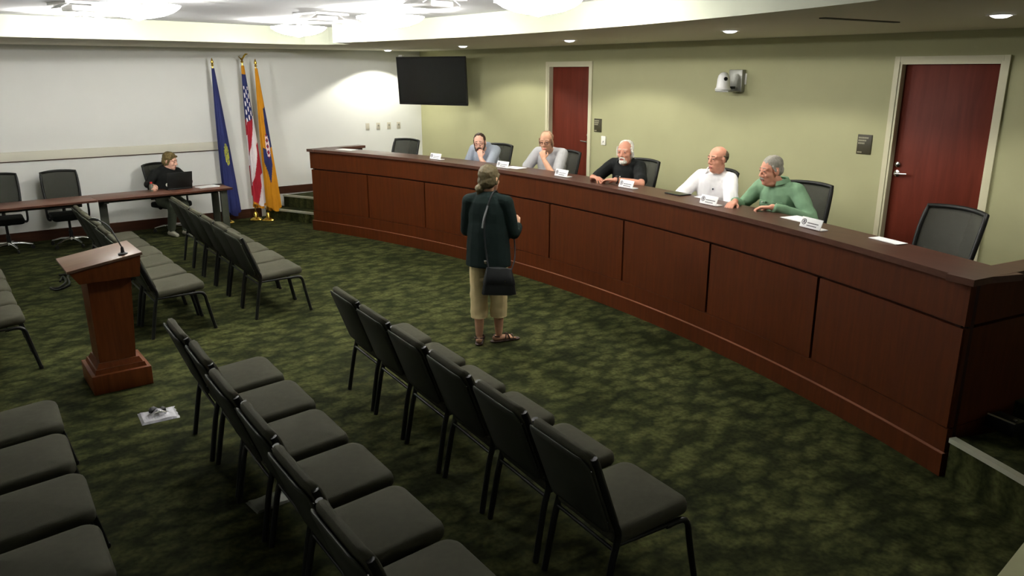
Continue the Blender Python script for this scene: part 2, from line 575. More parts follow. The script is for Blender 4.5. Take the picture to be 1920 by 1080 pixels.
# square air diffusers between the bowls
for i, (x, y, lab) in enumerate(((3.62, 8.15, 'white square air diffuser between the lights before the flags'), (3.62, 5.9, 'white square air diffuser between the lights near the standing woman'), (1.36, 8.2, 'white square air diffuser between the lights above the lectern'))):
    t = thing('air_diffuser', lab, 'air vent', (x, y, ZC), R(12), 'air diffusers on the main ceiling')
    obj('frame', boxes([((0, s * 0.2, -0.01), (0.42, 0.02, 0.02)) for s in (-1, 1)] + [((s * 0.2, 0, -0.01), (0.02, 0.42, 0.02)) for s in (-1, 1)]), M['camwhite'], t)
    obj('plaque', box((0, 0, -0.05), (0.26, 0.26, 0.05), None, 0.015), M['camwhite'], t)
    for s in (-1, 1):
        obj('blade', box((s * 0.175, 0, -0.03), (0.09, 0.24, 0.008), (0, s * 0.5, 0)), M['camwhite'], t)
shadow_streak = structure(obj('soffit_shadow', box((5.58, 3.19, ZS - 0.003), (0.9, 0.05, 0.01), (0, 0, R(-4))), M['sign']))  # thin dark strip standing in for a soft shadow on the soffit
shadow_streak['label'] = 'painted dark shadow streak on the soffit'

# ------------------------------------------------------------------ the curved dais
ZT = 1.255
dais = thing('council_dais', 'long curved cherry wood dais with eight front panels and a ledge on top', 'desk', (0, 0, 0))
SEAMS = [20.75, 15.57, 10.44, 5.25, 0.06, -5.27, -10.62, -16.04, -21.45]
obj('backing', arc_box(0.04, 0.08, -21.4, 20.7, 0, ZT - 0.04, 40), M['cherry_dark'], dais, label='dark reveal behind the panels')
obj('fascia', arc_box(0.0, 0.04, -21.45, 20.75, 0.962, ZT - 0.04, 40), M['cherry'], dais)
for i in range(8):
    obj('panel', arc_box(0.006, 0.04, SEAMS[i + 1] + 0.055, SEAMS[i] - 0.055, 0.31, 0.942, 8), M['cherry'], dais)
obj('bottom_rail', arc_box(0.0, 0.04, -21.45, 20.75, 0.152, 0.305, 40), M['cherry'], dais)
obj('kick_plate', arc_box(-0.022, 0.04, -21.5, 20.8, 0.0, 0.15, 40), M['cherry'], dais)
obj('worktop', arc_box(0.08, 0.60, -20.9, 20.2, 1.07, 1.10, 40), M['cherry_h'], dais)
obj('kick_highlight', arc_box(-0.0235, 0.0, -21.5, 20.8, 0.1485, 0.1525, 40), M['edge'], dais, label='painted highlight along the kick plate top')  # lighter strip painted in for the light caught along the kick top
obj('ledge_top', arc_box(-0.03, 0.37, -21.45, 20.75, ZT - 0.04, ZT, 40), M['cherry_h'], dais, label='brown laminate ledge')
for sgn, a in ((1, 20.75), (-1, -21.45)):
    c = A(0.0, a)
    dx, dy = math.cos(R(9.5)), sgn * math.sin(R(9.5))
    rz = math.atan2(dy, dx)
    wl_ = 0.95
    us = 0.018

    def wbox(u0, u1, z0, z1, v0, v1):
        # u along the wing, v outwards from the dais middle
        cu, cv = (u0 + u1) / 2, sgn * (v0 + v1) / 2
        cc = (c[0] + dx * cu - dy * cv, c[1] + dy * cu + dx * cv, (z0 + z1) / 2)
        return box(cc, (u1 - u0, abs(v1 - v0), z1 - z0), (0, 0, rz))
    wp = obj('wing_panel', wbox(us, wl_, 0.31, 0.942, -0.04, 0.0), M['cherry'], dais)
    obj('wing_backing', wbox(us + 0.01, wl_ - 0.01, 0.0, ZT - 0.04, -0.07, -0.038), M['cherry_dark'], dais)
    obj('wing_fascia', wbox(us, wl_, 0.962, ZT - 0.04, -0.04, 0.0), M['cherry'], dais)
    obj('wing_rail', wbox(us, wl_, 0.0, 0.305, -0.04, 0.0), M['cherry'], dais)
    obj('wing_cap', wbox(-0.03, wl_, ZT - 0.039, ZT + 0.001, -0.14, 0.03), M['cherry_h'], dais)

# small black box beside the dais end, on the step
t = thing('power_box', 'small black box with a metal edge on the step by the dais end', 'box', (5.06, 1.645, 0.2635), R(-12))
obj('case', box((0, 0, 0.045), (0.12, 0.17, 0.085), None, 0.006), M['blackp'], t)
obj('edge_strip', box((-0.055, 0, 0.0905), (0.012, 0.17, 0.006)), M['nosing'], t)
obj('switch', box((0.0, -0.05, 0.091), (0.02, 0.02, 0.01), None, 0.002), M['steel'], t)


# ------------------------------------------------------------------ stacking chairs
def cushion(L_, W_, T, r=0.03, nx=10, ny=10, crown=0.012):
    """rounded upholstered pad, top slightly crowned, centred at 0"""
    v, f = [], []

    def outline(s):
        o = []
        rr = 0.07
        for (cx, cy, a0) in ((L_ / 2 - rr, W_ / 2 - rr, 0), (-L_ / 2 + rr * 0.6, W_ / 2 - rr * 0.6, 90), (-L_ / 2 + rr * 0.6, -W_ / 2 + rr * 0.6, 180), (L_ / 2 - rr, -W_ / 2 + rr, 270)):
            q = rr if cx > 0 else rr * 0.6
            for k in range(5):
                a = R(a0 + 22.5 * k)
                o.append((cx + (q - s) * math.cos(a), cy + (q - s) * math.sin(a)))
        return o
    prof = [(0.03, -T / 2), (0.008, -T / 2 + 0.008), (0.0, -T / 2 + 0.022), (0.0, T / 2 - 0.03), (0.006, T / 2 - 0.012), (0.02, T / 2 - 0.002), (0.045, T / 2)]
    n = 20
    for s, z in prof:
        for x, y in outline(s):
            v.append((x, y, z))
    for i in range(len(prof) - 1):
        for k in range(n):
            f.append((i * n + k, i * n + (k + 1) % n, (i + 1) * n + (k + 1) % n, (i + 1) * n + k))
    f.append(tuple(range(n))[::-1])
    base = (len(prof) - 1) * n
    prev = base
    for q in (0.86, 0.66, 0.4, 0.15):
        b2 = len(v)
        v += [(x * q, y * q, T / 2 + crown * (1 - q * q)) for x, y, z in v[base:base + n]]
        for k in range(n):
            f.append((prev + k, prev + (k + 1) % n, b2 + (k + 1) % n, b2 + k))
        prev = b2
    v.append((0, 0, T / 2 + crown))
    for k in range(n):
        f.append((prev + k, prev + (k + 1) % n, len(v) - 1))
    return v, f


def make_stack_chair():
    t = thing('stacking_chair', 'x', 'chair')
    v, f = cushion(0.46, 0.476, 0.075)
    v = [(x + 0.005 + 0, y, z + 0.425 + 0.02 * (x / 0.23) - max(0, x - 0.14) * 0.12) for x, y, z in v]
    obj('seat', pyd(v, f, True, 60), M['fabric'], t)
    # back: padded front in fabric and shell behind, slightly bowed
    v, f = cushion(0.44, 0.474, 0.055, crown=0.006)
    out = []
    zax = Vector((-0.155, 0, 0.43)).normalized()
    nrm = Vector((0.43, 0, 0.155)).normalized()
    o = Vector((-0.295, 0, 0.655))
    for x, y, z in v:
        bow = -0.03 * (1 - (y / 0.245) ** 2)
        p = o + zax * x + Vector((0, y, 0)) + nrm * (z + bow + 0.014)
        out.append(p)
    obj('backrest', pyd(out, f, True, 60), M['fabric'], t)
    out = []
    for x, y, z in v:
        bow = -0.03 * (1 - (y / 0.245) ** 2)
        p = o + zax * x * 0.97 + Vector((0, y * 0.97, 0)) + nrm * (z * 0.35 + bow - 0.026)
        out.append(p)
    obj('back_shell', pyd(out, f, True, 60), M['fabric_back'], t, label='dark moulded back shell')
    for s in (-1, 1):
        y = s * 0.226
        obj('front_leg', tube(bez([(0.08, y, 0.375), (0.17, y, 0.378), (0.215, y, 0.345), (0.235, y, 0.25), (0.285, y * 1.03, 0.0)], 5), 0.0155, 8), M['black'], t)
        obj('rear_leg', tube(bez([(-0.285, y * 1.03, 0.0), (-0.235, y, 0.28), (-0.205, y, 0.42), (-0.24, y * 1.02, 0.52), (-0.355, y * 1.0, 0.84)], 5), 0.0165, 8), M['black'], t)
        obj('seat_rail', tube([(-0.215, y, 0.375), (0.12, y, 0.38)], 0.011, 8), M['black'], t)
        obj('foot_cap', lathe([(0.017, 0), (0.018, 0.012), (0.014, 0.025)], 10, (0.284, y * 1.03, 0)), M['blackp'], t)
        obj('bolt', lathe([(0.013, 0), (0.012, 0.006), (0.005, 0.009)], 10), M['chrome'], t, (-0.362, y * 0.93, 0.775), (0, -R(70), 0))
        obj('bolt', lathe([(0.010, 0), (0.009, 0.005), (0.004, 0.008)], 10), M['chrome'], t, (-0.262, y * 0.93, 0.50), (0, -R(70), 0))
    obj('stretcher', tube([(-0.222, -0.235, 0.35), (-0.222, 0.235, 0.35)], 0.009, 8), M['black'], t)
    obj('stretcher', tube([(0.1, -0.235, 0.37), (0.1, 0.235, 0.37)], 0.009, 8), M['black'], t)
    return t


proto = [make_stack_chair()]


def place_row(x0, y0, x1, y1, n, desc, group, extra=None):
    """n chairs from the end (x0,y0) to the end (x1,y1), all facing +x and square to the row"""
    rz = math.atan2(y1 - y0, x1 - x0) + PI / 2
    for i in range(n):
        tt = i / (n - 1) if n > 1 else 0
        x, y = x0 + (x1 - x0) * tt, y0 + (y1 - y0) * tt
        jit = random.uniform(-0.012, 0.012)
        lab = desc % ORD[i]
        if proto:
            o = proto.pop()
            place_row.first = o
            o.location = (x + jit, y, 0)
            o.rotation_euler = (0, 0, rz)
            o['label'] = lab
            o['group'] = group
        else:
            dup(place_row.first, (x + jit, y, 0), rz + random.uniform(-0.015, 0.015), lab, group)


def crow(xa, ya, xb, yb, n, desc, group):
    # (xa,ya),(xb,yb): rear feet at the row's two outer ends -> chair centres
    dx, dy = (xb - xa) / n, (yb - ya) / n
    L_ = math.hypot(dx, dy)
    fx, fy = -dy / L_, dx / L_
    if fx < 0:
        fx, fy = -fx, -fy
    a = (xa + dx / 2 + fx * 0.285, ya + dy / 2 + fy * 0.285)
    b = (xb - dx / 2 + fx * 0.285, yb - dy / 2 + fy * 0.285)
    place_row(a[0], a[1], b[0], b[1], n, desc, group)


crow(2.385, 5.29, 2.105, 2.07, 6, 'grey-olive stacking chair, %s from the aisle in the row nearest the dais', 'front row of chairs by the dais')
crow(1.20, 5.22, 1.045, 2.02, 6, 'grey-olive stacking chair, %s from the aisle in the middle row near the foil sheet', 'middle row of chairs by the foil sheet')
crow(-0.10, 5.26, -0.17, 3.06, 4, 'grey-olive stacking chair, %s from the aisle in the cut-off row below the lectern', 'rear row of chairs below the lectern')
crow(2.55, 10.56, 2.417, 7.42, 6, 'grey-olive stacking chair, %s from the white wall in the row by the flags', 'front row of chairs by the flags')
crow(1.435, 10.55, 1.435, 7.40, 6, 'grey-olive stacking chair, %s from the white wall in the row behind the lectern', 'row of chairs behind the lectern')
crow(-0.06, 9.85, -0.06, 7.19, 5, 'grey-olive stacking chair, %s from the white wall in the row at the picture edge', 'row of chairs at the picture edge')


# ------------------------------------------------------------------ mesh-back task chairs
def make_task_chair():
    t = thing('task_chair', 'x', 'chair')
    # faces +x; seat top .47, back top 1.03
    v, f = cushion(0.48, 0.50, 0.085)
    obj('seat', pyd([(x + 0.0, y, z + 0.43) for x, y, z in v], f, True, 60), M['seatblk'], t)

    def bp(y, z):
        s = (z - 0.5) / 0.55
        return (-0.235 - 0.10 * s - 0.045 * s * s + 0.06 * (y / 0.25) ** 2, y, z)
    NY, NZ = 10, 10
    half = lambda z: 0.236 + 0.024 * math.sin(PI * min(1, max(0, (z - 0.5) / 0.55)) * 0.8)
    top = lambda yn: 1.03 - 0.012 * yn * yn
    v, f = [], []
    for j in range(NZ + 1):
        for i in range(NY + 1):
            yn = -1 + 2 * i / NY
            z = 0.52 + (top(yn) - 0.52) * j / NZ
            v.append(bp(yn * half(z), z))
    nn = len(v)
    v += [(x - 0.006, y, z) for x, y, z in v]
    for j in range(NZ):
        for i in range(NY):
            a = j * (NY + 1) + i
            f.append((a, a + 1, a + NY + 2, a + NY + 1))
            f.append((nn + a, nn + a + NY + 1, nn + a + NY + 2, nn + a + 1))
    obj('mesh_back', pyd(v, f, True), M['mesh'], t)
    loop = []
    for i in range(9):
        yn = -1 + 2 * i / 8
        loop.append(bp(yn * half(1.03), top(yn)))
    for j in range(1, 9):
        z = 1.03 - (1.03 - 0.52) * j / 8
        loop.append(bp(half(z), z))
    for i in range(1, 8):
        yn = 1 - 2 * i / 8
        loop.append(bp(yn * half(0.52), 0.52))
    for j in range(0, 8):
        z = 0.52 + (1.03 - 0.52) * j / 8
        loop.append(bp(-half(z), z))
    obj('back_frame', tube(loop, 0.019, 8, True), M['blackp'], t)
    obj('lumbar_band', box((-0.245, 0, 0.60), (0.018, 0.46, 0.07), None, 0.008), M['blackp'], t)
    obj('back_spine', tube(bez([(-0.06, 0, 0.37), (-0.24, 0, 0.38), (-0.285, 0, 0.46), (-0.28, 0, 0.6)], 5), 0.026, 8), M['blackp'], t)
    for s in (-1, 1):
        a = obj('armrest', tube(bez([(0.05, s * 0.25, 0.40), (0.04, s * 0.295, 0.42), (0.03, s * 0.30, 0.62)], 5), 0.017, 8), M['blackp'], t)
        obj('arm_pad', box((0.03, s * 0.30, 0.635), (0.24, 0.075, 0.03), None, 0.012), M['blackp'], a)
    obj('gas_lift', lathe([(0.03, 0.09), (0.03, 0.22), (0.02, 0.225), (0.02, 0.36), (0.09, 0.365), (0.09, 0.388)], 16), M['black'], t)
    obj('hub', lathe([(0.045, 0.07), (0.05, 0.09), (0.035, 0.125)], 16), M['chrome'], t)
    for k in range(5):
        a = 2 * PI * k / 5 + 0.3
        c_, s_ = math.cos(a), math.sin(a)
        l_ = obj('base_leg', tube([(0.03 * c_, 0.03 * s_, 0.105), (0.16 * c_, 0.16 * s_, 0.098), (0.315 * c_, 0.315 * s_, 0.066)], [0.022, 0.019, 0.013], 8), M['chrome'], t)
        cm = tube([(0.31 * c_ - 0.012 * s_, 0.31 * s_ + 0.012 * c_, 0.0285), (0.31 * c_ + 0.012 * s_, 0.31 * s_ - 0.012 * c_, 0.0285)], 0.028, 12)
        obj('caster', cm, M['blackp'], l_)
    return t


tc = make_task_chair()
TC = [
    # x, y, z, facing angle, label
    (1.52, 12.45, 0, R(-88), 'black mesh task chair, empty, nearest the lectern behind the long table'),
    (0.77, 12.55, 0, R(-92), 'black mesh task chair cut by the picture edge behind the long table'),
    (2.96, 12.62, 0, R(-66), 'black mesh task chair under the person with the laptop'),
    (5.72, 10.56, PL, R(196), 'empty black mesh chair at the dais end by the television'),
    (6.34, 9.03, PL, R(190), 'black mesh chair behind the bearded man in the blue shirt'),
    (6.47, 7.75, PL, R(185), 'black mesh chair behind the man in the grey T-shirt'),
    (6.50, 6.42, PL, R(183), 'black mesh chair behind the man in the black polo shirt'),
    (6.48, 5.32, PL, R(165), 'black mesh chair behind the man in the white polo shirt'),
    (6.28, 4.08, PL, R(190), 'black mesh chair behind the man in the green shirt'),
    (5.94, 2.70, PL, R(164), 'empty black mesh chair in front of the door near the dais corner'),
]
for i, (x, y, z, a, lab) in enumerate(TC):
    g = 'task chairs at the long table' if i < 3 else 'task chairs behind the dais'
    if i == 0:
        tc.location = (x, y, z)
        tc.rotation_euler = (0, 0, a)
        tc['label'] = lab
        tc['group'] = g
        tc.scale = (0.94, 0.88, 1)
    else:
        q = dup(tc, (x, y, z), a, lab, g)
        q.scale = (0.94, 0.88, 1) if i < 3 else (1, 1, 1)

# ------------------------------------------------------------------ long tables by the white wall
for i, (cx, lab) in enumerate(((2.68, 'brown laminate table with grey posts holding the laptop, beside the flags'), (0.85, 'brown laminate table with grey posts cut by the picture edge'))):
    cy = 11.92 - (3.6 - cx) * 0.045
    t = thing('long_table', lab, 'table', (cx, cy, 0), R(2.6), 'long tables by the white wall')
    obj('tabletop', box((0, 0, 0.725), (1.83, 0.56, 0.03), None, 0.005), M['table'], t)
    obj('edge_band', box((0, -0.281, 0.725), (1.82, 0.004, 0.024)), M['base'], t)
    for s, lx_ in ((-1, -0.80), (1, 0.80))[:2 if i == 0 else 1]:
        for q in ((-0.19, 0.19) if (i == 0 and s > 0) else (0.0,)):
            obj('leg', box((lx_, q, 0.37), (0.10, 0.045, 0.68), None, 0.006), M['fabric_back'], t)
        obj('foot', box((lx_, 0, 0.018), (0.07, 0.50, 0.036), None, 0.01), M['fabric_back'], t)
        obj('leg_rail', box((lx_, 0, 0.69), (0.06, 0.46, 0.04)), M['fabric_back'], t)
    obj('modesty_bar', box((0, 0.02, 0.67), (1.56, 0.03, 0.05)), M['fabric_back'], t)
ZTB = 0.7405
t = thing('laptop', 'black open laptop on the long table before the seated person', 'laptop', (2.93, 12.02, ZTB), R(6))
obj('keyboard_base', box((0, 0.03, 0.010), (0.36, 0.24, 0.018), None, 0.004), M['laptop'], t)
obj('screen_lid', box((0, -0.105, 0.135), (0.36, 0.012, 0.24), (R(12), 0, 0), 0.004), M['laptop'], t)
obj('lid_sticker', box((0.0, -0.1125, 0.135), (0.04, 0.002, 0.03), (R(12), 0, 0)), M['tvblk'], t)
t = thing('paper_stack', 'white papers beside the laptop on the long table', 'papers', (3.32, 11.93, ZTB), R(8))
obj('sheet', box((0, 0, 0.005), (0.29, 0.21, 0.008)), M['paper'], t)
obj('sheet', box((0.015, -0.012, 0.011), (0.28, 0.20, 0.003), (0, 0, 0.1)), M['paper'], t)
t = thing('phone', 'dark phone beside the white papers at the table end', 'phone', (3.52, 12.08, ZTB), R(-8))
obj('phone_case', box((0, 0, 0.006), (0.14, 0.075, 0.011), None, 0.003), M['laptop'], t)
obj('phone_screen', box((0, 0, 0.012), (0.13, 0.066, 0.001)), M['tvscreen'], t)
t = thing('drink_bottle', 'red capped bottle under the seated persons hand on the table', 'bottle', (2.56, 11.98, ZTB))
obj('bottle_body', lathe([(0.030, 0), (0.032, 0.01), (0.032, 0.075), (0.014, 0.10), (0.014, 0.112)], 16), M['foildark'], t)
obj('bottle_cap', lathe([(0.018, 0.11), (0.018, 0.128), (0.014, 0.132)], 16), M['red'], t)


# ------------------------------------------------------------------ flags
def flag(name, label, x, y, ztop, zbot, rtop, rbot, cx, paint, mats, lean, finial, wave, zpole):
    t = thing(name, label, 'flag', (x, y, 0), 0, 'flags on brass stands')
    obj('stand', lathe([(0.10, 0), (0.105, 0.012), (0.09, 0.03), (0.045, 0.05), (0.038, 0.10), (0.026, 0.13), (0.018, 0.14)], 24), M['gold'], t)
    obj('pole', tube([(0, 0, 0.02), (0, 0, zpole)], 0.011, 10), M['gold'], t)
    if finial == 'eagle':
        f_ = obj('finial', lathe([(0.012, 0), (0.03, 0.015), (0.012, 0.035), (0.02, 0.05), (0.008, 0.07)], 16, (0, 0, zpole)), M['gold'], t)
        obj('eagle_wing', tube(bez([(-0.05, 0, zpole + 0.10), (0, 0, zpole + 0.06), (0.06, 0, zpole + 0.13), (0.10, 0, zpole + 0.135)], 4), [0.006] * 3 + [0.014] * 7 + [0.008] * 3, 6), M['gold'], f_)
    else:
        f_ = obj('finial', lathe([(0.012, 0), (0.026, 0.012), (0.012, 0.03), (0.024, 0.055), (0.015, 0.09), (0.002, 0.125)], 16, (0, 0, zpole)), M['gold'], t)
    # cloth: gathered folds hanging from the pole head, wider below
    NU, NV = 72, 170
    v, f, mi = [], [], []
    for j in range(NV + 1):
        tt = j / NV
        z = ztop + (zbot - ztop) * tt
        rr = rtop + (rbot - rtop) * (tt ** 0.85)
        ox = cx * tt
        for i in range(NU):
            a = 2 * PI * i / NU
            fold = 1 + wave * math.sin(5 * a + 2.2 * tt) * min(1, tt * 3) + 0.12 * math.sin(9 * a + 5 * tt) * tt
            hem = 0.05 * math.sin(2 * a + 1.0) * tt
            v.append((ox + rr * fold * math.cos(a), 0.55 * rr * fold * math.sin(a) - 0.01, z + hem))
    for j in range(NV):
        for i in range(NU):
            f.append((j * NU + i, j * NU + (i + 1) % NU, (j + 1) * NU + (i + 1) % NU, (j + 1) * NU + i))
            s = ((i + 0.5) / NU)          # seen side: s from .5 (left) to 1.0 (right)
            u = (1 + math.cos(2 * PI * s)) / 2
            front = math.sin(2 * PI * s) < 0
            mi.append(paint(u if front else -1, (j + 0.5) / NV))
    f.append(tuple(range(NU))[::-1])
    mi.append(mi[0])
    me = bpy.data.meshes.new('flag')
    me.from_pydata(v, [], f)
    me.polygons.foreach_set('use_smooth', [True] * len(f))
    for m in mats:
        me.materials.append(m)
    me.polygons.foreach_set('material_index', mi)
    obj('cloth', me, None, t)
    return t


def p_state(u, t):
    if u < 0:
        return 0
    d = ((u - 0.62) / 0.20) ** 2 + ((t - 0.57) / 0.075) ** 2
    if d < 1 and (math.sin(u * 55 + t * 40) > -0.35):
        return 1
    return 0


def p_us(u, t):
    # canton above, stripes falling diagonally below, gold fringe at the hem
    if t > 0.985:
        return 3
    if t < 0.06:
        return 3
    uu = u if u >= 0 else 0.5
    if t < 0.40 - 0.05 * uu:
        if u >= 0 and t > 0.14:
            a, b = (uu * 3.2) % 1, (t * 17 + (0.5 if int(uu * 3.2) % 2 else 0)) % 1
            if (a - 0.5) ** 2 + ((b - 0.5) * 0.9) ** 2 < 0.09:
                return 2
        return 0
    k = (uu * 1.5 + t * 4.6)
    return 1 if int(k) % 2 == 0 else 2


def p_county(u, t):
    if u < 0:
        return 0
    if 0.27 < t < 0.56 and u > 0.62 - (t - 0.27) * 0.15 and u < 1.0:
        base = 1
    elif 0.56 <= t < 0.80 and abs(u - 0.45) < 0.34 * (1 - max(0, (t - 0.66)) / 0.14):
        base = 1
    else:
        base = 0
    d = ((u - 0.58) / 0.2) ** 2 + ((t - 0.53) / 0.085) ** 2
    if d < 1:
        k = math.sin(t * 150) + math.sin(u * 19)
        return 2 if k > -0.3 else (3 if k < -1.0 else 1)
    return base


flag('state_flag', 'navy blue flag with a yellow-green emblem, next to the long table', 3.84, 12.82, 2.45, 0.16, 0.022, 0.12, 0.09, p_state, [M['navy'], M['fyel']], 0, 'spear', 0.13, 2.48)
flag('national_flag', 'red, white and blue striped flag with stars, between the two other flags', 4.30, 12.80, 2.49, 0.24, 0.025, 0.105, 0.08, p_us, [M['navy'], M['fred'], M['fwhite'], M['fgold']], 0, 'eagle', 0.14, 2.53)
flag('county_flag', 'gold and navy flag with a pale emblem, next to the dais steps', 4.45, 12.62, 2.45, 0.20, 0.022, 0.115, 0.10, p_county, [M['fgold'], M['navy'], M['fpink'], M['fred']], 0, 'spear', 0.13, 2.47)

# ------------------------------------------------------------------ lectern
t = thing('lectern', 'brown wooden lectern with a square column and sloping top', 'lectern', (0.972, 6.55, 0))


def frustum(x0, x1, y0, y1, z0, X0, X1, Y0, Y1, z1):
    v = [(x0, y0, z0), (x1, y0, z0), (x1, y1, z0), (x0, y1, z0), (X0, Y0, z1), (X1, Y0, z1), (X1, Y1, z1), (X0, Y1, z1)]
    return pyd(v, [(3, 2, 1, 0), (4, 5, 6, 7), (0, 1, 5, 4), (1, 2, 6, 5), (2, 3, 7, 6), (3, 0, 4, 7)])


obj('plinth', box((0, 0, 0.075), (0.425, 0.475, 0.15), None, 0.004), M['lectern'], t)
obj('base_step', frustum(-0.185, 0.185, -0.205, 0.205, 0.15, -0.175, 0.175, -0.195, 0.195, 0.185), M['lectern'], t)
obj('base_moulding', frustum(-0.165, 0.165, -0.185, 0.185, 0.185, -0.145, 0.145, -0.165, 0.165, 0.225), M['lectern'], t)
obj('column', frustum(-0.135, 0.125, -0.15, 0.15, 0.225, -0.14, 0.165, -0.165, 0.165, 0.88), M['lectern'], t)
obj('head_box', pyd([(-0.20, -0.24, 0.885), (0.215, -0.24, 0.885), (0.215, 0.24, 0.885), (-0.20, 0.24, 0.885), (-0.255, -0.25, 0.975), (0.235, -0.25, 1.05), (0.235, 0.25, 1.05), (-0.255, 0.25, 0.975)],
                    [(3, 2, 1, 0), (4, 5, 6, 7), (0, 1, 5, 4), (1, 2, 6, 5), (2, 3, 7, 6), (3, 0, 4, 7)]), M['lectern'], t)
SL = math.atan2(0.075, 0.49)
obj('reading_top', box((-0.012, 0, 1.026), (0.525, 0.53, 0.022), (0, -SL, 0), 0.004), M['lectern_top'], t, label='pale sloping reading surface')
t = thing('gooseneck_microphone', 'black gooseneck microphone rising from the lectern top', 'microphone', (1.10, 6.37, 1.0595))
obj('mic_base', lathe([(0.035, 0), (0.035, 0.008), (0.014, 0.016), (0.011, 0.05), (0.006, 0.06)], 16), M['blackp'], t)
obj('gooseneck', tube(bez([(0, 0, 0.05), (-0.025, 0.05, 0.13), (-0.05, 0.12, 0.20), (-0.10, 0.20, 0.245)], 6), 0.005, 8), M['blackp'], t)
obj('mic_capsule', tube(bez([(-0.10, 0.20, 0.245), (-0.13, 0.235, 0.25), (-0.15, 0.26, 0.245)], 3), [0.008, 0.010, 0.011, 0.011, 0.011, 0.01, 0.006], 10), M['blackp'], t)
cord = obj('microphone_cord', tube(bez([(1.06, 10.25, 0.012), (1.12, 10.45, 0.02), (1.10, 10.1, 0.03), (1.00, 9.95, 0.012), (0.93, 10.0, 0.012), (0.98, 9.85, 0.012), (1.12, 10.0, 0.02), (1.15, 10.3, 0.03), (1.18, 10.52, 0.02), (1.10, 10.6, 0.012)], 8), 0.012, 8), M['blackp'])
tag(cord, 'heap of black cord on the carpet beyond the lectern', 'cord')

# taped floor outlets
def floor_patch(name, label, x, y, rz, sx, sy, m, lump):
    t = thing(name, label, 'floor outlet', (x, y, 0), rz)
    NX = 14
    v, f = [], []
    for j in range(NX + 1):
        for i in range(NX + 1):
            px, py = -sx / 2 + sx * i / NX, -sy / 2 + sy * j / NX
            d = math.hypot(px * 1.2, py)
            z = 0.012 + 0.008 * noise.noise(Vector((px * 14, py * 14, 3))) + (0.045 * math.exp(-(d / 0.05) ** 2) if lump else 0)
            if i == NX:
                px += 0.018 * noise.noise(Vector((py * 30, 1, 1)))
            if i in (0, NX) or j in (0, NX):
                z = 0.002
            v.append((px, py, z))
    for j in range(NX):
        for i in range(NX):
            a = j * (NX + 1) + i
            f.append((a, a + 1, a + NX + 2, a + NX + 1))
    obj('tape_sheet', pyd(v, f, False), m, t)
    if lump:
        for (px, py, s_) in ((-0.025, 0.035, 0.035), (0.035, 0.03, 0.026), (0.0, -0.005, 0.022)):
            bm = bmesh.new()
            bmesh.ops.create_icosphere(bm, subdivisions=2, radius=s_)
            for vv in bm.verts:
                vv.co *= 1 + 0.35 * noise.noise(vv.co * 40 + Vector((px * 99, 0, 0)))
                vv.co.z *= 0.7
            obj('plug_lump', from_bm(bm), M['blackp'], t, (px, py, 0.036))
        obj('cable_stub', tube(bez([(-0.02, -0.02, 0.035), (0.01, -0.045, 0.05), (0.05, -0.03, 0.03)], 5), 0.007, 8), M['chrome'], t)
    return t


floor_patch('taped_outlet', 'crumpled silver tape sheet with black lumps on the carpet before the lectern', 1.06, 5.64, R(-4), 0.25, 0.23, M['foil'], True)
floor_patch('taped_outlet', 'flat grey tape sheet on the carpet under the middle row', 1.28, 4.02, R(5), 0.22, 0.16, M['foildark'], False)

# ------------------------------------------------------------------ television on its wall arm
t = thing('television', 'large black television hung on a bracket in the corner', 'television', (7.07, 11.60, 2.245), math.atan2(-0.38, -0.925))
obj('tv_back', box((-0.04, 0, 0), (0.05, 1.38, 0.77), (0, R(4), 0), 0.015), M['tvblk'], t)
obj('bezel', boxes([((0, 0, 0.385), (0.03, 1.42, 0.022)), ((0, 0, -0.378), (0.03, 1.42, 0.036)), ((0, 0.70, 0), (0.03, 0.022, 0.78)), ((0, -0.70, 0), (0.03, 0.022, 0.78))]), M['tvblk'], t, rot=(0, R(4), 0))
obj('screen', box((0.0, 0, 0.008), (0.022, 1.385, 0.74), (0, R(4), 0)), M['tvscreen'], t)
obj('maker_strip', box((0.017, 0.03, -0.375), (0.002, 0.10, 0.010), (0, R(4), 0)), M['sign'], t)
_ti = Matrix.Rotation(-t.rotation_euler.z, 3, 'Z')
_w = lambda x, y, z: _ti @ (Vector((x, y, z)) - t.location)
obj('wall_plate', box(_w(XG - 0.012, 11.85, 2.245), (0.024, 0.22, 0.30), (0, 0, -t.rotation_euler.z)), M['blackp'], t)
obj('support_arm', tube([(-0.06, 0.0, 0.0), (-0.25, 0.0, 0.0), _w(XG - 0.02, 11.85, 2.245)], 0.025, 8), M['blackp'], t)
t = thing('sensor_bar', 'small white sensor clipped on the television top corner', 'sensor', (6.83, 12.185, 2.625), math.atan2(-0.38, -0.925))
obj('sensor_body', box((0.0, 0, 0.03), (0.05, 0.09, 0.04), None, 0.01), M['camwhite'], t)
obj('sensor_clip', box((0.0, 0, 0.0), (0.03, 0.03, 0.03)), M['camgrey'], t)

# wall plates on the white wall
for i, x in enumerate((6.587, 6.804, 7.025, 7.227)):
    lab = ['beige blank wall plate, first of four from the flags', 'beige wall plate with a round jack, second of four from the flags', 'beige wall plate with a small jack, third of four from the flags', 'beige wall plate next to the corner, fourth from the flags'][i]
    t = thing('wall_plate', lab, 'wall plate', (x, YW, 1.43), 0, 'wall plates on the white wall')
    obj('cover', box((0, -0.004, 0), (0.075, 0.008, 0.12), None, 0.003), M['plate'], t)
    if i:
        obj('jack', lathe([(0.016, 0), (0.016, 0.004), (0.008, 0.005)], 14), M['camgrey'], t, (0, -0.008, 0.012), (PI / 2, 0, 0))
    for s in (-1, 1):
        obj('screw', lathe([(0.005, 0), (0.004, 0.002)], 8), M['steel'], t, (0, -0.008, s * 0.045), (PI / 2, 0, 0))


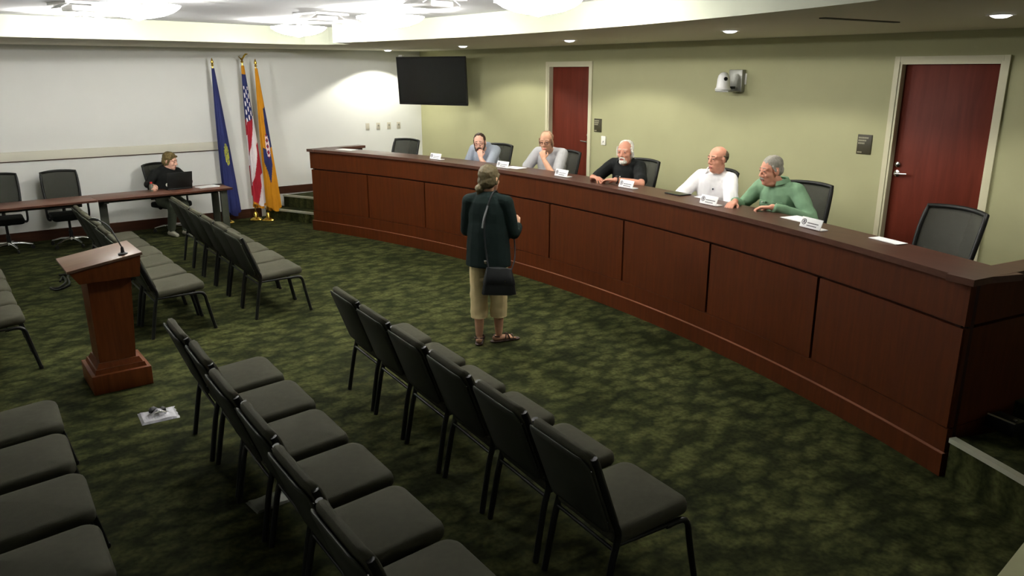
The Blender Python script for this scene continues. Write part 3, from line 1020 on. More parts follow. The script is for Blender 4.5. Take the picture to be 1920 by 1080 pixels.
# room signs: dark plaque, lines of raised lettering too small to read
def room_sign(y0, y1, z0, z1, lines, label):
    t = thing('room_sign', label, 'sign', (XG, (y0 + y1) / 2, z0), 0, 'dark room signs by the doors')
    W, Hh = abs(y0 - y1), z1 - z0
    obj('plaque', box((-0.005, 0, Hh / 2), (0.01, W, Hh), None, 0.003), M['sign'], t)
    for zf, frac, hh in lines:
        bm = bmesh.new()
        yy = W / 2 - 0.012
        end = yy - (W - 0.02) * frac
        while yy > end:
            ww = random.choice((0.008, 0.010, 0.006))
            bm_box(bm, (-0.0105, yy - ww / 2, Hh * zf), (0.002, ww, hh))
            yy -= ww + 0.0035
        o = obj('lettering', from_bm(bm), M['signtxt'], t)
        o['label'] = 'line of raised lettering'


LN = [(0.84, 0.72, 0.016), (0.70, 0.60, 0.016), (0.56, 0.50, 0.016), (0.10, 0.36, 0.014)]
room_sign(8.27, 8.12, 1.571, 1.756, LN, 'dark room sign with pale lettering above the white switch')
room_sign(4.304, 4.15, 1.58, 1.778, LN, 'dark room sign with pale lettering beside the lever door')
t = thing('wall_switch', 'white wall switch below the dark sign by the door', 'switch', (XG, 8.06, 1.46))
obj('cover', box((-0.012, 0, 0), (0.024, 0.085, 0.125), None, 0.005), M['platew'], t)
obj('toggle', box((-0.026, -0.006, -0.015), (0.008, 0.012, 0.026), (R(25), 0, 0)), M['camgrey'], t)
t = thing('wall_outlet', 'white outlet plate on the green wall beside the wall camera', 'wall plate', (XG, 5.775, 2.317))
obj('cover', box((-0.004, 0, 0), (0.008, 0.085, 0.125), None, 0.003), M['platew'], t)
for s in (-1, 1):
    obj('socket', box((-0.009, 0, s * 0.026), (0.004, 0.032, 0.034), None, 0.001), M['plate'], t)
t = thing('wall_camera', 'white dome camera on a grey bracket on the green wall', 'camera', (7.50, 5.88, 2.19))
obj('bracket_plate', box((0.2, -0.03, 0.105), (0.06, 0.19, 0.25), None, 0.008), M['camgrey'], t)
obj('bracket_shelf', box((0.07, -0.02, -0.012), (0.24, 0.18, 0.014), None, 0.004), M['camgrey'], t)
obj('base_disc', lathe([(0.085, -0.005), (0.092, 0.004), (0.09, 0.02), (0.075, 0.035)], 28), M['camwhite'], t)
obj('base_slot', lathe([(0.093, 0.007), (0.0935, 0.012), (0.0915, 0.013)], 28), M['camgrey'], t)
dm = obj('dome', lathe([(0.078, 0.03), (0.074, 0.075), (0.070, 0.125), (0.060, 0.165), (0.038, 0.192), (0.012, 0.202)], 28), M['camwhite'], t)
ang = math.atan2(-0.9, -0.6)
obj('lens', lathe([(0.022, 0), (0.021, 0.008), (0.012, 0.01)], 16), M['tvblk'], dm, (0.0655 * math.cos(R(238)), 0.0655 * math.sin(R(238)), 0.128), (0, R(76), R(238)))
obj('connector', box((0.09, -0.06, 0.03), (0.05, 0.05, 0.03), None, 0.004), M['blackp'], t)

# ------------------------------------------------------------------ things on the dais ledge
PL8 = [(5.51, 9.01, 'white name plate nearest the empty chair by the television'),
       (5.60, 7.70, 'white name plate between the standing womans head and the man in blue'),
       (5.70, 6.64, 'white name plate in front of the man in the grey T-shirt'),
       (5.70, 5.57, 'white name plate in front of the man in the black polo shirt'),
       (5.555, 4.39, 'white name plate in front of the man in the white polo shirt'),
       (5.33, 3.20, 'white name plate at the man in greens elbow, nearest the dais corner')]
for i, (x, y, lab) in enumerate(PL8):
    deg = math.degrees(math.atan2(y - AC[1], x - AC[0]))
    p = A(0.10, deg)
    t = thing('name_plate', lab, 'name plate', (p[0], p[1], ZT + 0.001), R(deg), 'name plates on the dais ledge')
    TL = R(20)
    # local -x faces the room
    obj('plate', box((0.0, 0, 0.042), (0.006, 0.215, 0.08), (0, TL, 0), 0.002), M['paper'], t)
    obj('foot', box((0.03, 0, 0.004), (0.07, 0.215, 0.006)), M['paper'], t)
    f_ = Euler((0, TL, 0)).to_matrix()
    def onp(yy, zz):
        q = f_ @ Vector((-0.0042, yy, zz))
        return (q.x, q.y, q.z + 0.042)
    ring = [onp(0.072 + 0.021 * math.cos(2 * PI * k / 18), 0.003 + 0.021 * math.sin(2 * PI * k / 18)) for k in range(18)]
    e = obj('emblem', tube(ring, 0.003, 5, True), M['ink'], t, label='grey round seal')
    obj('seal_tower', box(onp(0.072, 0.004), (0.002, 0.016, 0.026), (0, TL, 0)), M['ink'], e)
    for zz, w0 in ((-0.001, 0.115), (-0.021, 0.10)):
        bm = bmesh.new()
        yy = 0.036
        while yy > 0.036 - w0:
            ww = random.choice((0.007, 0.010, 0.005))
            q = onp(yy - ww / 2, zz)
            bm_box(bm, q, (0.0015, ww, 0.008), (0, TL, 0))
            yy -= ww + 0.003
        obj('lettering', from_bm(bm), M['ink'], t)


def sheet(x, y, rz, sx, sy, lab, m='paper', name='paper_sheet', cat='paper'):
    t = thing(name, lab, cat, (x, y, ZT + 0.0012), rz, None)
    obj('sheet', box((0, 0, 0.002), (sx, sy, 0.003)), M[m], t)
    obj('sheet', box((0.006, -0.008, 0.0046), (sx, sy, 0.002), (0, 0, 0.03)), M[m], t)


sheet(5.54, 3.50, R(-14), 0.17, 0.25, 'white paper on the ledge beside the man in green')
sheet(5.30, 2.65, R(-17), 0.09, 0.25, 'narrow white paper on the ledge near the empty corner chair')
sheet(5.80, 7.62, R(5), 0.16, 0.26, 'white paper under the name plate behind the standing womans head')
sheet(5.80, 4.66, R(-9), 0.10, 0.20, 'white paper beside the tablet of the man in white')
sheet(5.14, 10.95, R(20), 0.15, 0.32, 'white paper on the ledge at the dais end by the flags')
t = thing('tablet', 'thin black tablet lying on the ledge before the man in white', 'tablet', (5.78, 4.98, ZT + 0.001), R(-7))
obj('tablet_case', box((0, 0, 0.005), (0.15, 0.22, 0.009), None, 0.003), M['laptop'], t)
obj('tablet_screen', box((0, 0, 0.0098), (0.13, 0.2, 0.001)), M['tvscreen'], t)

# pale table beside the viewer, only its corner shows
t = thing('side_table', 'pale olive-beige table corner at the picture corner', 'table', (3.55, 0.517, 0))
obj('tabletop', box((0, 0, 0.745), (1.9, 0.74, 0.03), (0, 0, R(5)), 0.008), M['beige'], t)
for sx in (-0.85, 0.85):
    for sy in (-0.28, 0.28):
        obj('leg', box((sx, sy, 0.365), (0.04, 0.04, 0.73)), M['black'], t)
#PEOPLE
# ------------------------------------------------------------------ people
def _ring(c, s, u, r0, r1, n):
    return [c + s * (r0 * math.cos(2 * PI * k / n)) + u * (r1 * math.sin(2 * PI * k / n)) for k in range(n)]


class Prims:
    """overlapping capsules and ellipsoids, fused afterwards into one continuous skin"""

    def __init__(self):
        self.v, self.f = [], []

    def rings(self, rs):
        b = len(self.v)
        n = len(rs[0])
        for r in rs:
            self.v += r
        for i in range(len(rs) - 1):
            for k in range(n):
                self.f.append((b + i * n + k, b + i * n + (k + 1) % n, b + (i + 1) * n + (k + 1) % n, b + (i + 1) * n + k))
        self.f.append(tuple(b + k for k in range(n))[::-1])
        e = b + (len(rs) - 1) * n
        self.f.append(tuple(e + k for k in range(n)))

    def cap(self, p, q, r0, r1=None, n=14, flat=1.0, up=None):
        p, q = Vector(p), Vector(q)
        r1 = r0 if r1 is None else r1
        t = (q - p)
        t = t.normalized() if t.length > 1e-6 else Vector((0, 0, 1))
        a = Vector(up) if up is not None else (Vector((0, 0, 1)) if abs(t.z) < 0.9 else Vector((1, 0, 0)))
        s = t.cross(a).normalized()
        u = s.cross(t).normalized()
        rs = []
        for k in range(1, 5):
            th = PI / 2 * k / 4
            rs.append(_ring(p - t * (r0 * math.cos(th)), s, u, r0 * math.sin(th), r0 * math.sin(th) * flat, n))
        for k in range(4, 0, -1):
            th = PI / 2 * k / 4
            rs.append(_ring(q + t * (r1 * math.cos(th)), s, u, r1 * math.sin(th), r1 * math.sin(th) * flat, n))
        self.rings(rs)

    def chain(self, pts, rads, n=14, flat=1.0):
        for i in range(len(pts) - 1):
            self.cap(pts[i], pts[i + 1], rads[i], rads[i + 1], n, flat)

    def ell(self, c, r, mtx=None, n=18, m=10):
        c = Vector(c)
        rs = []
        for i in range(1, m):
            th = PI * i / m
            ring = []
            for k in range(n):
                a = 2 * PI * k / n
                p = Vector((r[0] * math.sin(th) * math.cos(a), r[1] * math.sin(th) * math.sin(a), -r[2] * math.cos(th)))
                ring.append(c + (mtx @ p if mtx is not None else p))
            rs.append(ring)
        self.rings(rs)

    def build(self, voxel=0.006, smooth=4, tex=0.0, texsize=0.1, dec=0.5):
        me = bpy.data.meshes.new('fuse')
        me.from_pydata([tuple(p) for p in self.v], [], self.f)
        me.update()
        o = bpy.data.objects.new('fuse', me)
        COL.objects.link(o)
        md = o.modifiers.new('r', 'REMESH')
        md.mode = 'VOXEL'
        md.voxel_size = voxel
        md.adaptivity = 0
        if tex:
            tx = bpy.data.textures.new('folds', 'CLOUDS')
            tx.noise_scale = texsize
            tx.noise_depth = 1
            dm_ = o.modifiers.new('d', 'DISPLACE')
            dm_.texture = tx
            dm_.strength = tex
            dm_.mid_level = 0.5
        ms = o.modifiers.new('s', 'SMOOTH')
        ms.factor = 0.5
        ms.iterations = smooth
        if dec < 1:
            mc = o.modifiers.new('c', 'DECIMATE')
            mc.ratio = dec
        dg = bpy.context.evaluated_depsgraph_get()
        out = bpy.data.meshes.new_from_object(o.evaluated_get(dg))
        bpy.data.objects.remove(o)
        bpy.data.meshes.remove(me)
        out.polygons.foreach_set('use_smooth', [True] * len(out.polygons))
        out.materials.clear()
        return out


def hand(P, wrist, fwd, palm, side, curl=0.5, spread=0.10, s=1.0):
    """wrist point, forward direction, direction the palm faces, +1/-1 which side the thumb is on"""
    w_ = Vector(wrist)
    f = Vector(fwd).normalized()
    pn = Vector(palm)
    pn = (pn - f * pn.dot(f)).normalized()
    lat = f.cross(pn).normalized() * side          # towards the thumb
    for k in range(4):
        off = (1.5 - k) * 0.0195 * s
        k0 = w_ + lat * off * 0.6 + f * 0.012 * s
        k1 = w_ + f * (0.088 - 0.004 * abs(k - 1)) * s + lat * off
        P.cap(k0, k1, 0.0135 * s, 0.0115 * s, 10)
        ln = [0.043, 0.048, 0.045, 0.035][k] * s
        d = (f + lat * (1.5 - k) * spread).normalized()
        p = k1
        a = 0.0
        for seg, q in enumerate((1.0, 0.62, 0.5)):
            a += curl * (1.15, 1.35, 0.9)[seg]
            dd = (d * math.cos(a) + pn * math.sin(a)).normalized()
            n_ = p + dd * ln * q
            P.cap(p, n_, (0.0098 - 0.0008 * seg) * s, (0.0092 - 0.001 * seg) * s, 8)
            p = n_
    t0 = w_ + f * 0.022 * s + lat * 0.024 * s + pn * 0.006 * s
    t1 = t0 + (f * 0.62 + lat * 0.66 + pn * 0.35).normalized() * 0.045 * s
    t2 = t1 + (f * 0.85 + lat * (0.35 - 0.5 * curl) + pn * (0.2 + 0.5 * curl)).normalized() * 0.032 * s
    t3 = t2 + (f * 0.9 + lat * (0.1 - 0.7 * curl) + pn * (0.2 + 0.6 * curl)).normalized() * 0.024 * s
    P.cap(t0, t1, 0.015 * s, 0.012 * s, 8)
    P.cap(t1, t2, 0.0118 * s, 0.0105 * s, 8)
    P.cap(t2, t3, 0.0102 * s, 0.0085 * s, 8)


def head(P, T):
    """skull, face, nose, ears in head space (+x is where the face looks); T places them"""
    M3 = T.to_3x3()

    def E_(c, r):
        P.ell(T @ Vector(c), r, M3)

    def C_(a, b, r0, r1=None):
        P.cap(T @ Vector(a), T @ Vector(b), r0, r1)
    E_((-0.014, 0, 0.035), (0.097, 0.077, 0.088))
    E_((0.018, 0, -0.03), (0.070, 0.063, 0.085))
    E_((0.030, 0, -0.075), (0.056, 0.052, 0.045))
    E_((0.066, 0, -0.100), (0.022, 0.026, 0.020))
    for s in (-1, 1):
        E_((0.052, s * 0.036, -0.028), (0.028, 0.024, 0.026))
        E_((-0.012, s * 0.079, -0.006), (0.022, 0.010, 0.034))
        C_((0.080, s * 0.014, 0.034), (0.068, s * 0.050, 0.030), 0.011)
        C_((0.082, s * 0.020, 0.0185), (0.077, s * 0.044, 0.0175), 0.0065)
        C_((0.080, s * 0.020, 0.0005), (0.075, s * 0.044, 0.0015), 0.0060)
        E_((0.094, s * 0.013, -0.034), (0.012, 0.009, 0.008))
    C_((0.084, 0, 0.022), (0.107, 0, -0.026), 0.009, 0.0125)
    C_((0.083, -0.017, -0.064), (0.083, 0.017, -0.064), 0.010)
    C_((0.078, -0.012, -0.078), (0.078, 0.012, -0.078), 0.010)


def T_head(c, yaw, pitch=0.0, roll=0.0):
    return Matrix.Translation(Vector(c)) @ Euler((roll, pitch, yaw), 'XYZ').to_matrix().to_4x4()


def skin(name, rgb):
    return mat(name, rgb, 0.55, 0.3, vary=0.06, scale=25)


def cloth(name, rgb):
    return mat(name, rgb, 0.85, 0.12, vary=0.05, scale=18, bump=0.25, bscale=220)


def hairm(name, rgb):
    return mat(name, rgb, 0.6, 0.25, vary=0.25, scale=60, stretch=(1, 1, 0.25), bump=0.5, bscale=160)


def face_parts(o, T, brow, lip=True):
    for s in (-1, 1):
        e = Prims()
        e.ell(T @ Vector((0.0800, s * 0.031, 0.010)), (0.0095, 0.0125, 0.0062), T.to_3x3())
        eo = obj('eye', e.build(0.002, 1, dec=1), M['eyew'], o)
        i_ = Prims()
        i_.ell(T @ Vector((0.0876, s * 0.031, 0.0102)), (0.0030, 0.0066, 0.0058), T.to_3x3())
        obj('iris', i_.build(0.0015, 1, dec=1), M['iris'], eo)
        b = Prims()
        b.cap(T @ Vector((0.0905, s * 0.015, 0.0395)), T @ Vector((0.079, s * 0.047, 0.0365)), 0.0045, 0.0035, 8)
        obj('eyebrow', b.build(0.002, 1, dec=1), brow, o)
    if lip:
        l = Prims()
        l.cap(T @ Vector((0.0885, -0.019, -0.066)), T @ Vector((0.0905, 0, -0.0635)), 0.0052, 0.0062, 8)
        l.cap(T @ Vector((0.0905, 0, -0.0635)), T @ Vector((0.0885, 0.019, -0.066)), 0.0062, 0.0052, 8)
        l.cap(T @ Vector((0.0855, -0.013, -0.0755)), T @ Vector((0.0855, 0.013, -0.0755)), 0.0062, 0.0062, 8)
        obj('lips', l.build(0.002, 1, dec=1), M['lip'], o)


def prim_obj(name, T, parts, m, parent, voxel=0.005, smooth=3, tex=0.0, texsize=0.02, dec=0.6):
    p = Prims()
    for q in parts:
        if q[0] == 'e':
            p.ell(T @ Vector(q[1]), q[2], T.to_3x3())
        else:
            p.cap(T @ Vector(q[1]), T @ Vector(q[2]), q[3], q[4] if len(q) > 4 else None)
    return obj(name, p.build(voxel, smooth, tex, texsize, dec), m, parent)


def glasses(o, T, m):
    g = None
    for s in (-1, 1):
        pts = [T @ Vector((0.108, s * 0.034 + 0.024 * math.cos(2 * PI * k / 16), 0.008 + 0.018 * math.sin(2 * PI * k / 16))) for k in range(16)]
        q = obj('glasses_rim' if g else 'glasses', tube(pts, 0.0024, 6, True), m, g or o)
        g = g or q
        obj('glasses_temple', tube([T @ Vector((0.106, s * 0.058, 0.012)), T @ Vector((0.06, s * 0.078, 0.014)), T @ Vector((-0.02, s * 0.083, 0.008))], 0.0022, 6), m, g)
    obj('glasses_bridge', tube([T @ Vector((0.110, -0.011, 0.012)), T @ Vector((0.113, 0, 0.015)), T @ Vector((0.110, 0.011, 0.012))], 0.0024, 6), m, g)


def seated(label, base, yaw, sk, J, belly=0.0, female=False):
    """one seated figure. base: point under the hips on the floor; yaw: where the body faces.
    J holds world joints for arms, plus head placement"""
    B = Matrix.Translation(Vector(base)) @ Matrix.Rotation(yaw, 4, 'Z')
    Bi = B.inverted()
    L = lambda p: Bi @ Vector(p)
    lean = J.get('lean', 0.15)
    hz = 0.55
    ax = Vector((math.sin(lean), 0, math.cos(lean)))
    Pv = Vector((0, 0, hz))
    Ch = Pv + ax * (0.30 * J.get('ts', 1.0))
    Nk = Pv + ax * (0.475 * J.get('ts', 1.0))
    hc = L(J['head'])
    hyaw = J['hyaw'] - yaw
    T = T_head(hc, hyaw, J.get('hpitch', 0), J.get('hroll', 0))
    sw = J.get('sw', 0.175)
    sh = {}
    for s, k in ((1, 'L'), (-1, 'R')):
        sh[k] = Nk - ax * 0.045 + Vector((0.0, s * sw, 0)) + Vector(J.get('dsh' + k, (0, 0, 0)))
    P = Prims()
    # trunk
    P.ell(Pv + Vector((0, 0, 0.0)), (0.125, 0.165, 0.12))
    P.ell(Pv + ax * 0.14 + Vector((0.02 + belly * 0.5, 0, 0)), (0.115 + belly, 0.15 + belly * 0.6, 0.14))
    P.ell(Ch, (0.112, 0.158, 0.18))
    P.cap(sh['L'] - Vector((0, 0.03, 0)), sh['R'] + Vector((0, 0.03, 0)), 0.062)
    nb = Nk + Vector((0.0, 0, -0.03))
    P.cap(nb, T @ Vector((-0.022, 0, -0.07)), 0.064, 0.060)
    if belly:
        P.ell(T @ Vector((0.022, 0, -0.108)), (0.046, 0.052, 0.030), T.to_3x3())
    for s in (-1, 1):
        P.cap(nb + Vector((0, 0, 0.02)), Nk + Vector((0, s * sw * 0.75, -0.045)), 0.045, 0.04)
    head(P, T)
    # legs
    for s in (-1, 1):
        hp = Pv + Vector((0.03, s * 0.09, -0.02))
        kn = Vector((0.43, s * 0.12, 0.50)) if 'knee' not in J else L(J['knee'][0 if s > 0 else 1])
        an = Vector((0.40, s * 0.13, 0.085)) if 'ankle' not in J else L(J['ankle'][0 if s > 0 else 1])
        P.chain([hp, kn], [0.085, 0.058])
        P.chain([kn, kn.lerp(an, 0.35), an], [0.056, 0.054, 0.038])
        tdir = (an - kn)
        fw = Vector(J['toe'][0 if s > 0 else 1]) if 'toe' in J else Vector((1, 0, 0))
        P.cap(an + Vector((0, 0, -0.05)) - fw * 0.04, an + fw * 0.15 + Vector((0, 0, -0.055)), 0.034, 0.026)
        sh['kn%d' % s], sh['an%d' % s], sh['hp%d' % s], sh['fw%d' % s] = kn, an, hp, fw
    # arms and hands
    for k, s in (('L', 1), ('R', -1)):
        e, w_ = L(J['elb' + k]), L(J['wri' + k])
        P.chain([sh[k], sh[k].lerp(e, 0.5), e], [0.054, 0.049, 0.040])
        P.chain([e, e.lerp(w_, 0.3), w_], [0.040, 0.042, 0.028])
        fwd = (Bi.to_3x3() @ Vector(J['fwd' + k])) if 'fwd' + k in J else (w_ - e)
        pal = Bi.to_3x3() @ Vector(J.get('palm' + k, (0, 0, -1)))
        hand(P, w_ + fwd.normalized() * 0.01, fwd, pal, J.get('thumb' + k, 1 if k == 'R' else -1), J.get('curl' + k, 0.45))
        sh['e' + k], sh['w' + k] = e, w_
    me = P.build(0.006, 3, dec=0.6)
    o = bpy.data.objects.new('person', me)
    me.materials.append(sk)
    link(o)
    o.matrix_world = B
    tag(o, label, 'person')
    return o, T, sh, dict(Pv=Pv, ax=ax, Ch=Ch, Nk=Nk, nb=nb, sw=sw, L=L)


def shirt(o, sh, K, m, sleeve=0.55, belly=0.0, name='shirt', fore=0.0, tex=0.012):
    P = Prims()
    Pv, ax, Ch, Nk = K['Pv'], K['ax'], K['Ch'], K['Nk']
    P.ell(Pv + Vector((0, 0, 0.01)), (0.145, 0.185, 0.12))
    P.ell(Pv + ax * 0.14 + Vector((0.02 + belly * 0.5, 0, 0)), (0.140 + belly, 0.190 + belly * 0.6, 0.18))
    P.ell(Ch + ax * 0.0, (0.136, 0.196 + belly * 0.3, 0.20))
    P.cap(Pv + ax * 0.1, Ch + ax * 0.06, 0.185 + belly * 0.4, 0.185, flat=0.74, up=(1, 0, 0))
    P.cap(sh['L'] - Vector((0, 0.03, 0)), sh['R'] + Vector((0, 0.03, 0)), 0.076)
    for s in (-1, 1):
        P.cap(Nk + Vector((0.0, s * 0.045, -0.035)), Nk + Vector((0, s * K['sw'] * 0.8, -0.05)), 0.058, 0.056)
    for k in ('L', 'R'):
        e, w_ = sh['e' + k], sh['w' + k]
        if fore > 0:
            P.chain([sh[k], sh[k].lerp(e, 0.5), e], [0.072, 0.066, 0.056])
            P.chain([e, e.lerp(w_, fore)], [0.056, 0.048])
        else:
            P.chain([sh[k], sh[k].lerp(e, sleeve)], [0.073, 0.070])
    return obj(name, P.build(0.008, 4, tex, 0.09, 0.6), m, o)


def collar(o, K, T, m, r=0.078, gap=0.5, h=0.04, tilt=0.35):
    """open shirt collar: a folded band round the neck, split at the front"""
    c = K['nb'] + Vector((0.012, 0, 0.068))
    v, f = [], []
    n = 22
    for i in range(n + 1):
        a = gap / 2 + (2 * PI - gap) * i / n
        ca, sa = math.cos(a), math.sin(a)
        dz = -0.035 * max(0, ca)          # drops towards the front
        for rr, z in ((r, 0.0 + h * 0.5), (r + 0.004, h * 0.62), (r + 0.028, -h * 0.25), (r + 0.022, -h * 0.28), (r - 0.004, h * 0.4)):
            v.append((c.x + rr * ca * 1.0, c.y + rr * sa, c.z + z + dz))
    for i in range(n):
        for k in range(5):
            f.append((i * 5 + k, i * 5 + (k + 1) % 5, (i + 1) * 5 + (k + 1) % 5, (i + 1) * 5 + k))
    f.append((0, 1, 2, 3, 4))
    f.append(tuple(n * 5 + k for k in range(5))[::-1])
    return obj('collar', pyd(v, f, True, 50), m, o)


def trousers(o, sh, K, m, full=True):
    P = Prims()
    P.ell(K['Pv'] + Vector((0, 0, -0.02)), (0.14, 0.18, 0.11))
    for s in (-1, 1):
        hp, kn, an = sh['hp%d' % s], sh['kn%d' % s], sh['an%d' % s]
        P.chain([hp, kn], [0.10, 0.072])
        P.chain([kn, an.lerp(kn, 0.08)], [0.072, 0.056])
    return obj('trousers', P.build(0.009, 4, 0.015, 0.08, 0.6), m, o)


def shoes(o, sh, m):
    for s in (-1, 1):
        an, fw = sh['an%d' % s], sh['fw%d' % s]
        P = Prims()
        P.cap(an + Vector((0, 0, -0.045)) - fw * 0.045, an + fw * 0.06 + Vector((0, 0, -0.04)), 0.042, 0.038)
        P.cap(an + fw * 0.05 + Vector((0, 0, -0.048)), an + fw * 0.165 + Vector((0, 0, -0.055)), 0.040, 0.030)
        obj('shoe', P.build(0.006, 2), m, o)


def beard(o, T, m, full=True):
    parts = [('e', (0.052, 0, -0.100), (0.046, 0.046, 0.034)), ('c', (0.089, -0.022, -0.056), (0.095, 0, -0.050), 0.008, 0.009), ('c', (0.095, 0, -0.050), (0.089, 0.022, -0.056), 0.009, 0.008),
             ('c', (0.086, -0.026, -0.060), (0.074, -0.026, -0.095), 0.010), ('c', (0.086, 0.026, -0.060), (0.074, 0.026, -0.095), 0.010)]
    if full:
        for s in (-1, 1):
            parts += [('c', (0.060, s * 0.046, -0.085), (0.012, s * 0.066, -0.045), 0.016, 0.013), ('c', (0.012, s * 0.067, -0.045), (0.004, s * 0.073, 0.0), 0.012, 0.008)]
    prim_obj('beard', T, parts, m, o, 0.004, 2, 0.006, 0.012)


SKIN_A, SKIN_B, SKIN_C = skin('fair_skin', (208, 162, 142)), skin('ruddy_skin', (206, 146, 122)), skin('warm_skin', (198, 150, 122))
JEANS = cloth('dark_trouser_cloth', (44, 46, 56))
SHOE = mat('dark_shoe_leather', (30, 26, 24), 0.5, 0.3, vary=0.1)

# 1 bearded man, blue-grey shirt over a dark top, chin on his left fist
HB = hairm('dark_brown_hair', (58, 42, 32))
CL = cloth('blue_grey_shirt_cloth', (152, 160, 172))
o, T, sh, K = seated('man in blue-grey shirt, dark beard and glasses, chin on his fist behind the dais', (6.33, 8.90, PL), R(203), SKIN_A,
                     dict(head=(6.06, 8.74, 1.465), hyaw=R(226), hpitch=0.12, hroll=0.08, lean=0.24, ts=1.06,
                          elbL=(5.985, 8.47, 1.15), wriL=(5.98, 8.60, 1.275), elbR=(6.08, 9.09, 1.15), wriR=(5.88, 8.88, 1.15),
                          fwdL=(0.0, 0.05, 0.2), palmL=(0.6, 0.8, 0.1), curlL=0.95, palmR=(0, 0, -1)))
shirt(o, sh, K, CL, fore=0.25)
collar(o, K, T, CL, gap=1.3)
prim_obj('undershirt', Matrix.Identity(4), [('c', K['Ch'] + Vector((0.105, 0, 0.13)), K['Ch'] + Vector((0.10, 0, -0.10)), 0.042)], cloth('dark_tshirt_cloth', (42, 36, 48)), o, 0.006, 2)
trousers(o, sh, K, JEANS)
shoes(o, sh, SHOE)
prim_obj('hair', T, [('e', (-0.030, 0, 0.045), (0.094, 0.084, 0.090)), ('e', (-0.045, 0, 0.0), (0.066, 0.082, 0.07)), ('c', (0.025, -0.070, 0.05), (0.005, -0.074, 0.01), 0.009), ('c', (0.025, 0.070, 0.05), (0.005, 0.074, 0.01), 0.009)], HB, o, 0.005, 2, 0.008, 0.02)
beard(o, T, HB)
face_parts(o, T, HB)
glasses(o, T, mat('dark_red_glasses_frame', (90, 40, 44), 0.4, 0.4, vary=0.05))

# 2 grey T-shirt, balding with long hair at the back, hand at his mouth
HG = hairm('sandy_grey_hair', (150, 120, 96))
CL = cloth('light_grey_tshirt_cloth', (168, 168, 170))
o, T, sh, K = seated('man in light grey T-shirt, balding with long sandy hair, hand at his mouth', (6.43, 7.60, PL), R(200), SKIN_C,
                     dict(head=(6.17, 7.46, 1.565), hyaw=R(214), hpitch=0.16, lean=0.22, ts=1.17,
                          elbL=(6.02, 7.10, 1.15), wriL=(6.02, 7.315, 1.365), elbR=(6.10, 7.83, 1.16), wriR=(5.90, 7.62, 1.15),
                          fwdL=(0.03, 0.10, 0.16), palmL=(0.7, 0.7, -0.1), curlL=0.55))
shirt(o, sh, K, CL, sleeve=0.72)
prim_obj('neckband', Matrix.Identity(4), [('e', K['nb'] + Vector((0.0, 0, 0.025)), (0.074, 0.076, 0.016))], CL, o, 0.005, 2)
trousers(o, sh, K, JEANS)
shoes(o, sh, SHOE)
prim_obj('hair', T, [('e', (-0.040, 0, 0.045), (0.082, 0.083, 0.083)), ('e', (-0.065, 0, -0.04), (0.045, 0.080, 0.075)), ('c', (-0.075, 0, -0.06), (-0.085, 0.02, -0.15), 0.035, 0.02), ('c', (0.02, -0.075, 0.04), (-0.01, -0.082, -0.05), 0.012), ('c', (0.02, 0.075, 0.04), (-0.01, 0.082, -0.05), 0.012)], HG, o, 0.005, 2, 0.01, 0.02)
face_parts(o, T, HG)
glasses(o, T, mat('thin_metal_glasses_frame', (120, 90, 80), 0.3, 0.5, metal=0.6, vary=0.05))

# 3 black polo, white hair and beard, forearms folded on the ledge
HW = hairm('white_hair', (222, 220, 210))
CL = cloth('black_polo_cloth', (30, 32, 32))
o, T, sh, K = seated('man in black polo shirt, white hair and beard, forearms folded on the ledge', (6.42, 6.22, PL), R(186), SKIN_B,
                     dict(head=(6.19, 6.12, 1.545), hyaw=R(203), hpitch=0.05, lean=0.22, ts=1.11, sw=0.185,
                          elbL=(5.98, 5.66, 1.26), wriL=(5.74, 5.80, 1.31), elbR=(6.06, 6.46, 1.22), wriR=(5.73, 6.14, 1.305),
                          fwdL=(-0.05, 0.2, -0.01), fwdR=(-0.02, -0.2, 0.0), curlL=0.3, curlR=0.35), belly=0.03)
shirt(o, sh, K, CL, sleeve=0.80, belly=0.03)
collar(o, K, T, CL, gap=0.9)
prim_obj('button', Matrix.Identity(4), [('e', K['Ch'] + K['ax'] * 0.03 + Vector((0.137, 0, 0.0)), (0.006, 0.008, 0.008))], M['platew'], o, 0.003, 1)
trousers(o, sh, K, JEANS)
shoes(o, sh, SHOE)
wv = (sh['wL'] - sh['eL']).normalized()
wc = sh['wL'] - wv * 0.02
ob = wv.orthogonal().normalized()
oc = wv.cross(ob)
wt = obj('wristwatch', tube([wc + (ob * math.cos(2 * PI * k / 16) + oc * math.sin(2 * PI * k / 16)) * 0.033 for k in range(16)], 0.008, 6, True), M['blackp'], o, label='black wristwatch')
obj('watch_face', box(wc + Vector((0, 0, 0.036)), (0.034, 0.034, 0.012), None, 0.004), M['tvblk'], wt)
prim_obj('hair', T, [('e', (-0.044, 0, 0.046), (0.080, 0.086, 0.086)), ('e', (-0.06, 0, -0.03), (0.055, 0.083, 0.07)), ('c', (0.015, -0.078, 0.045), (-0.02, -0.088, -0.05), 0.016), ('c', (0.015, 0.078, 0.045), (-0.02, 0.088, -0.05), 0.016)], HW, o, 0.005, 2, 0.014, 0.025)
beard(o, T, HW, False)
face_parts(o, T, HW)

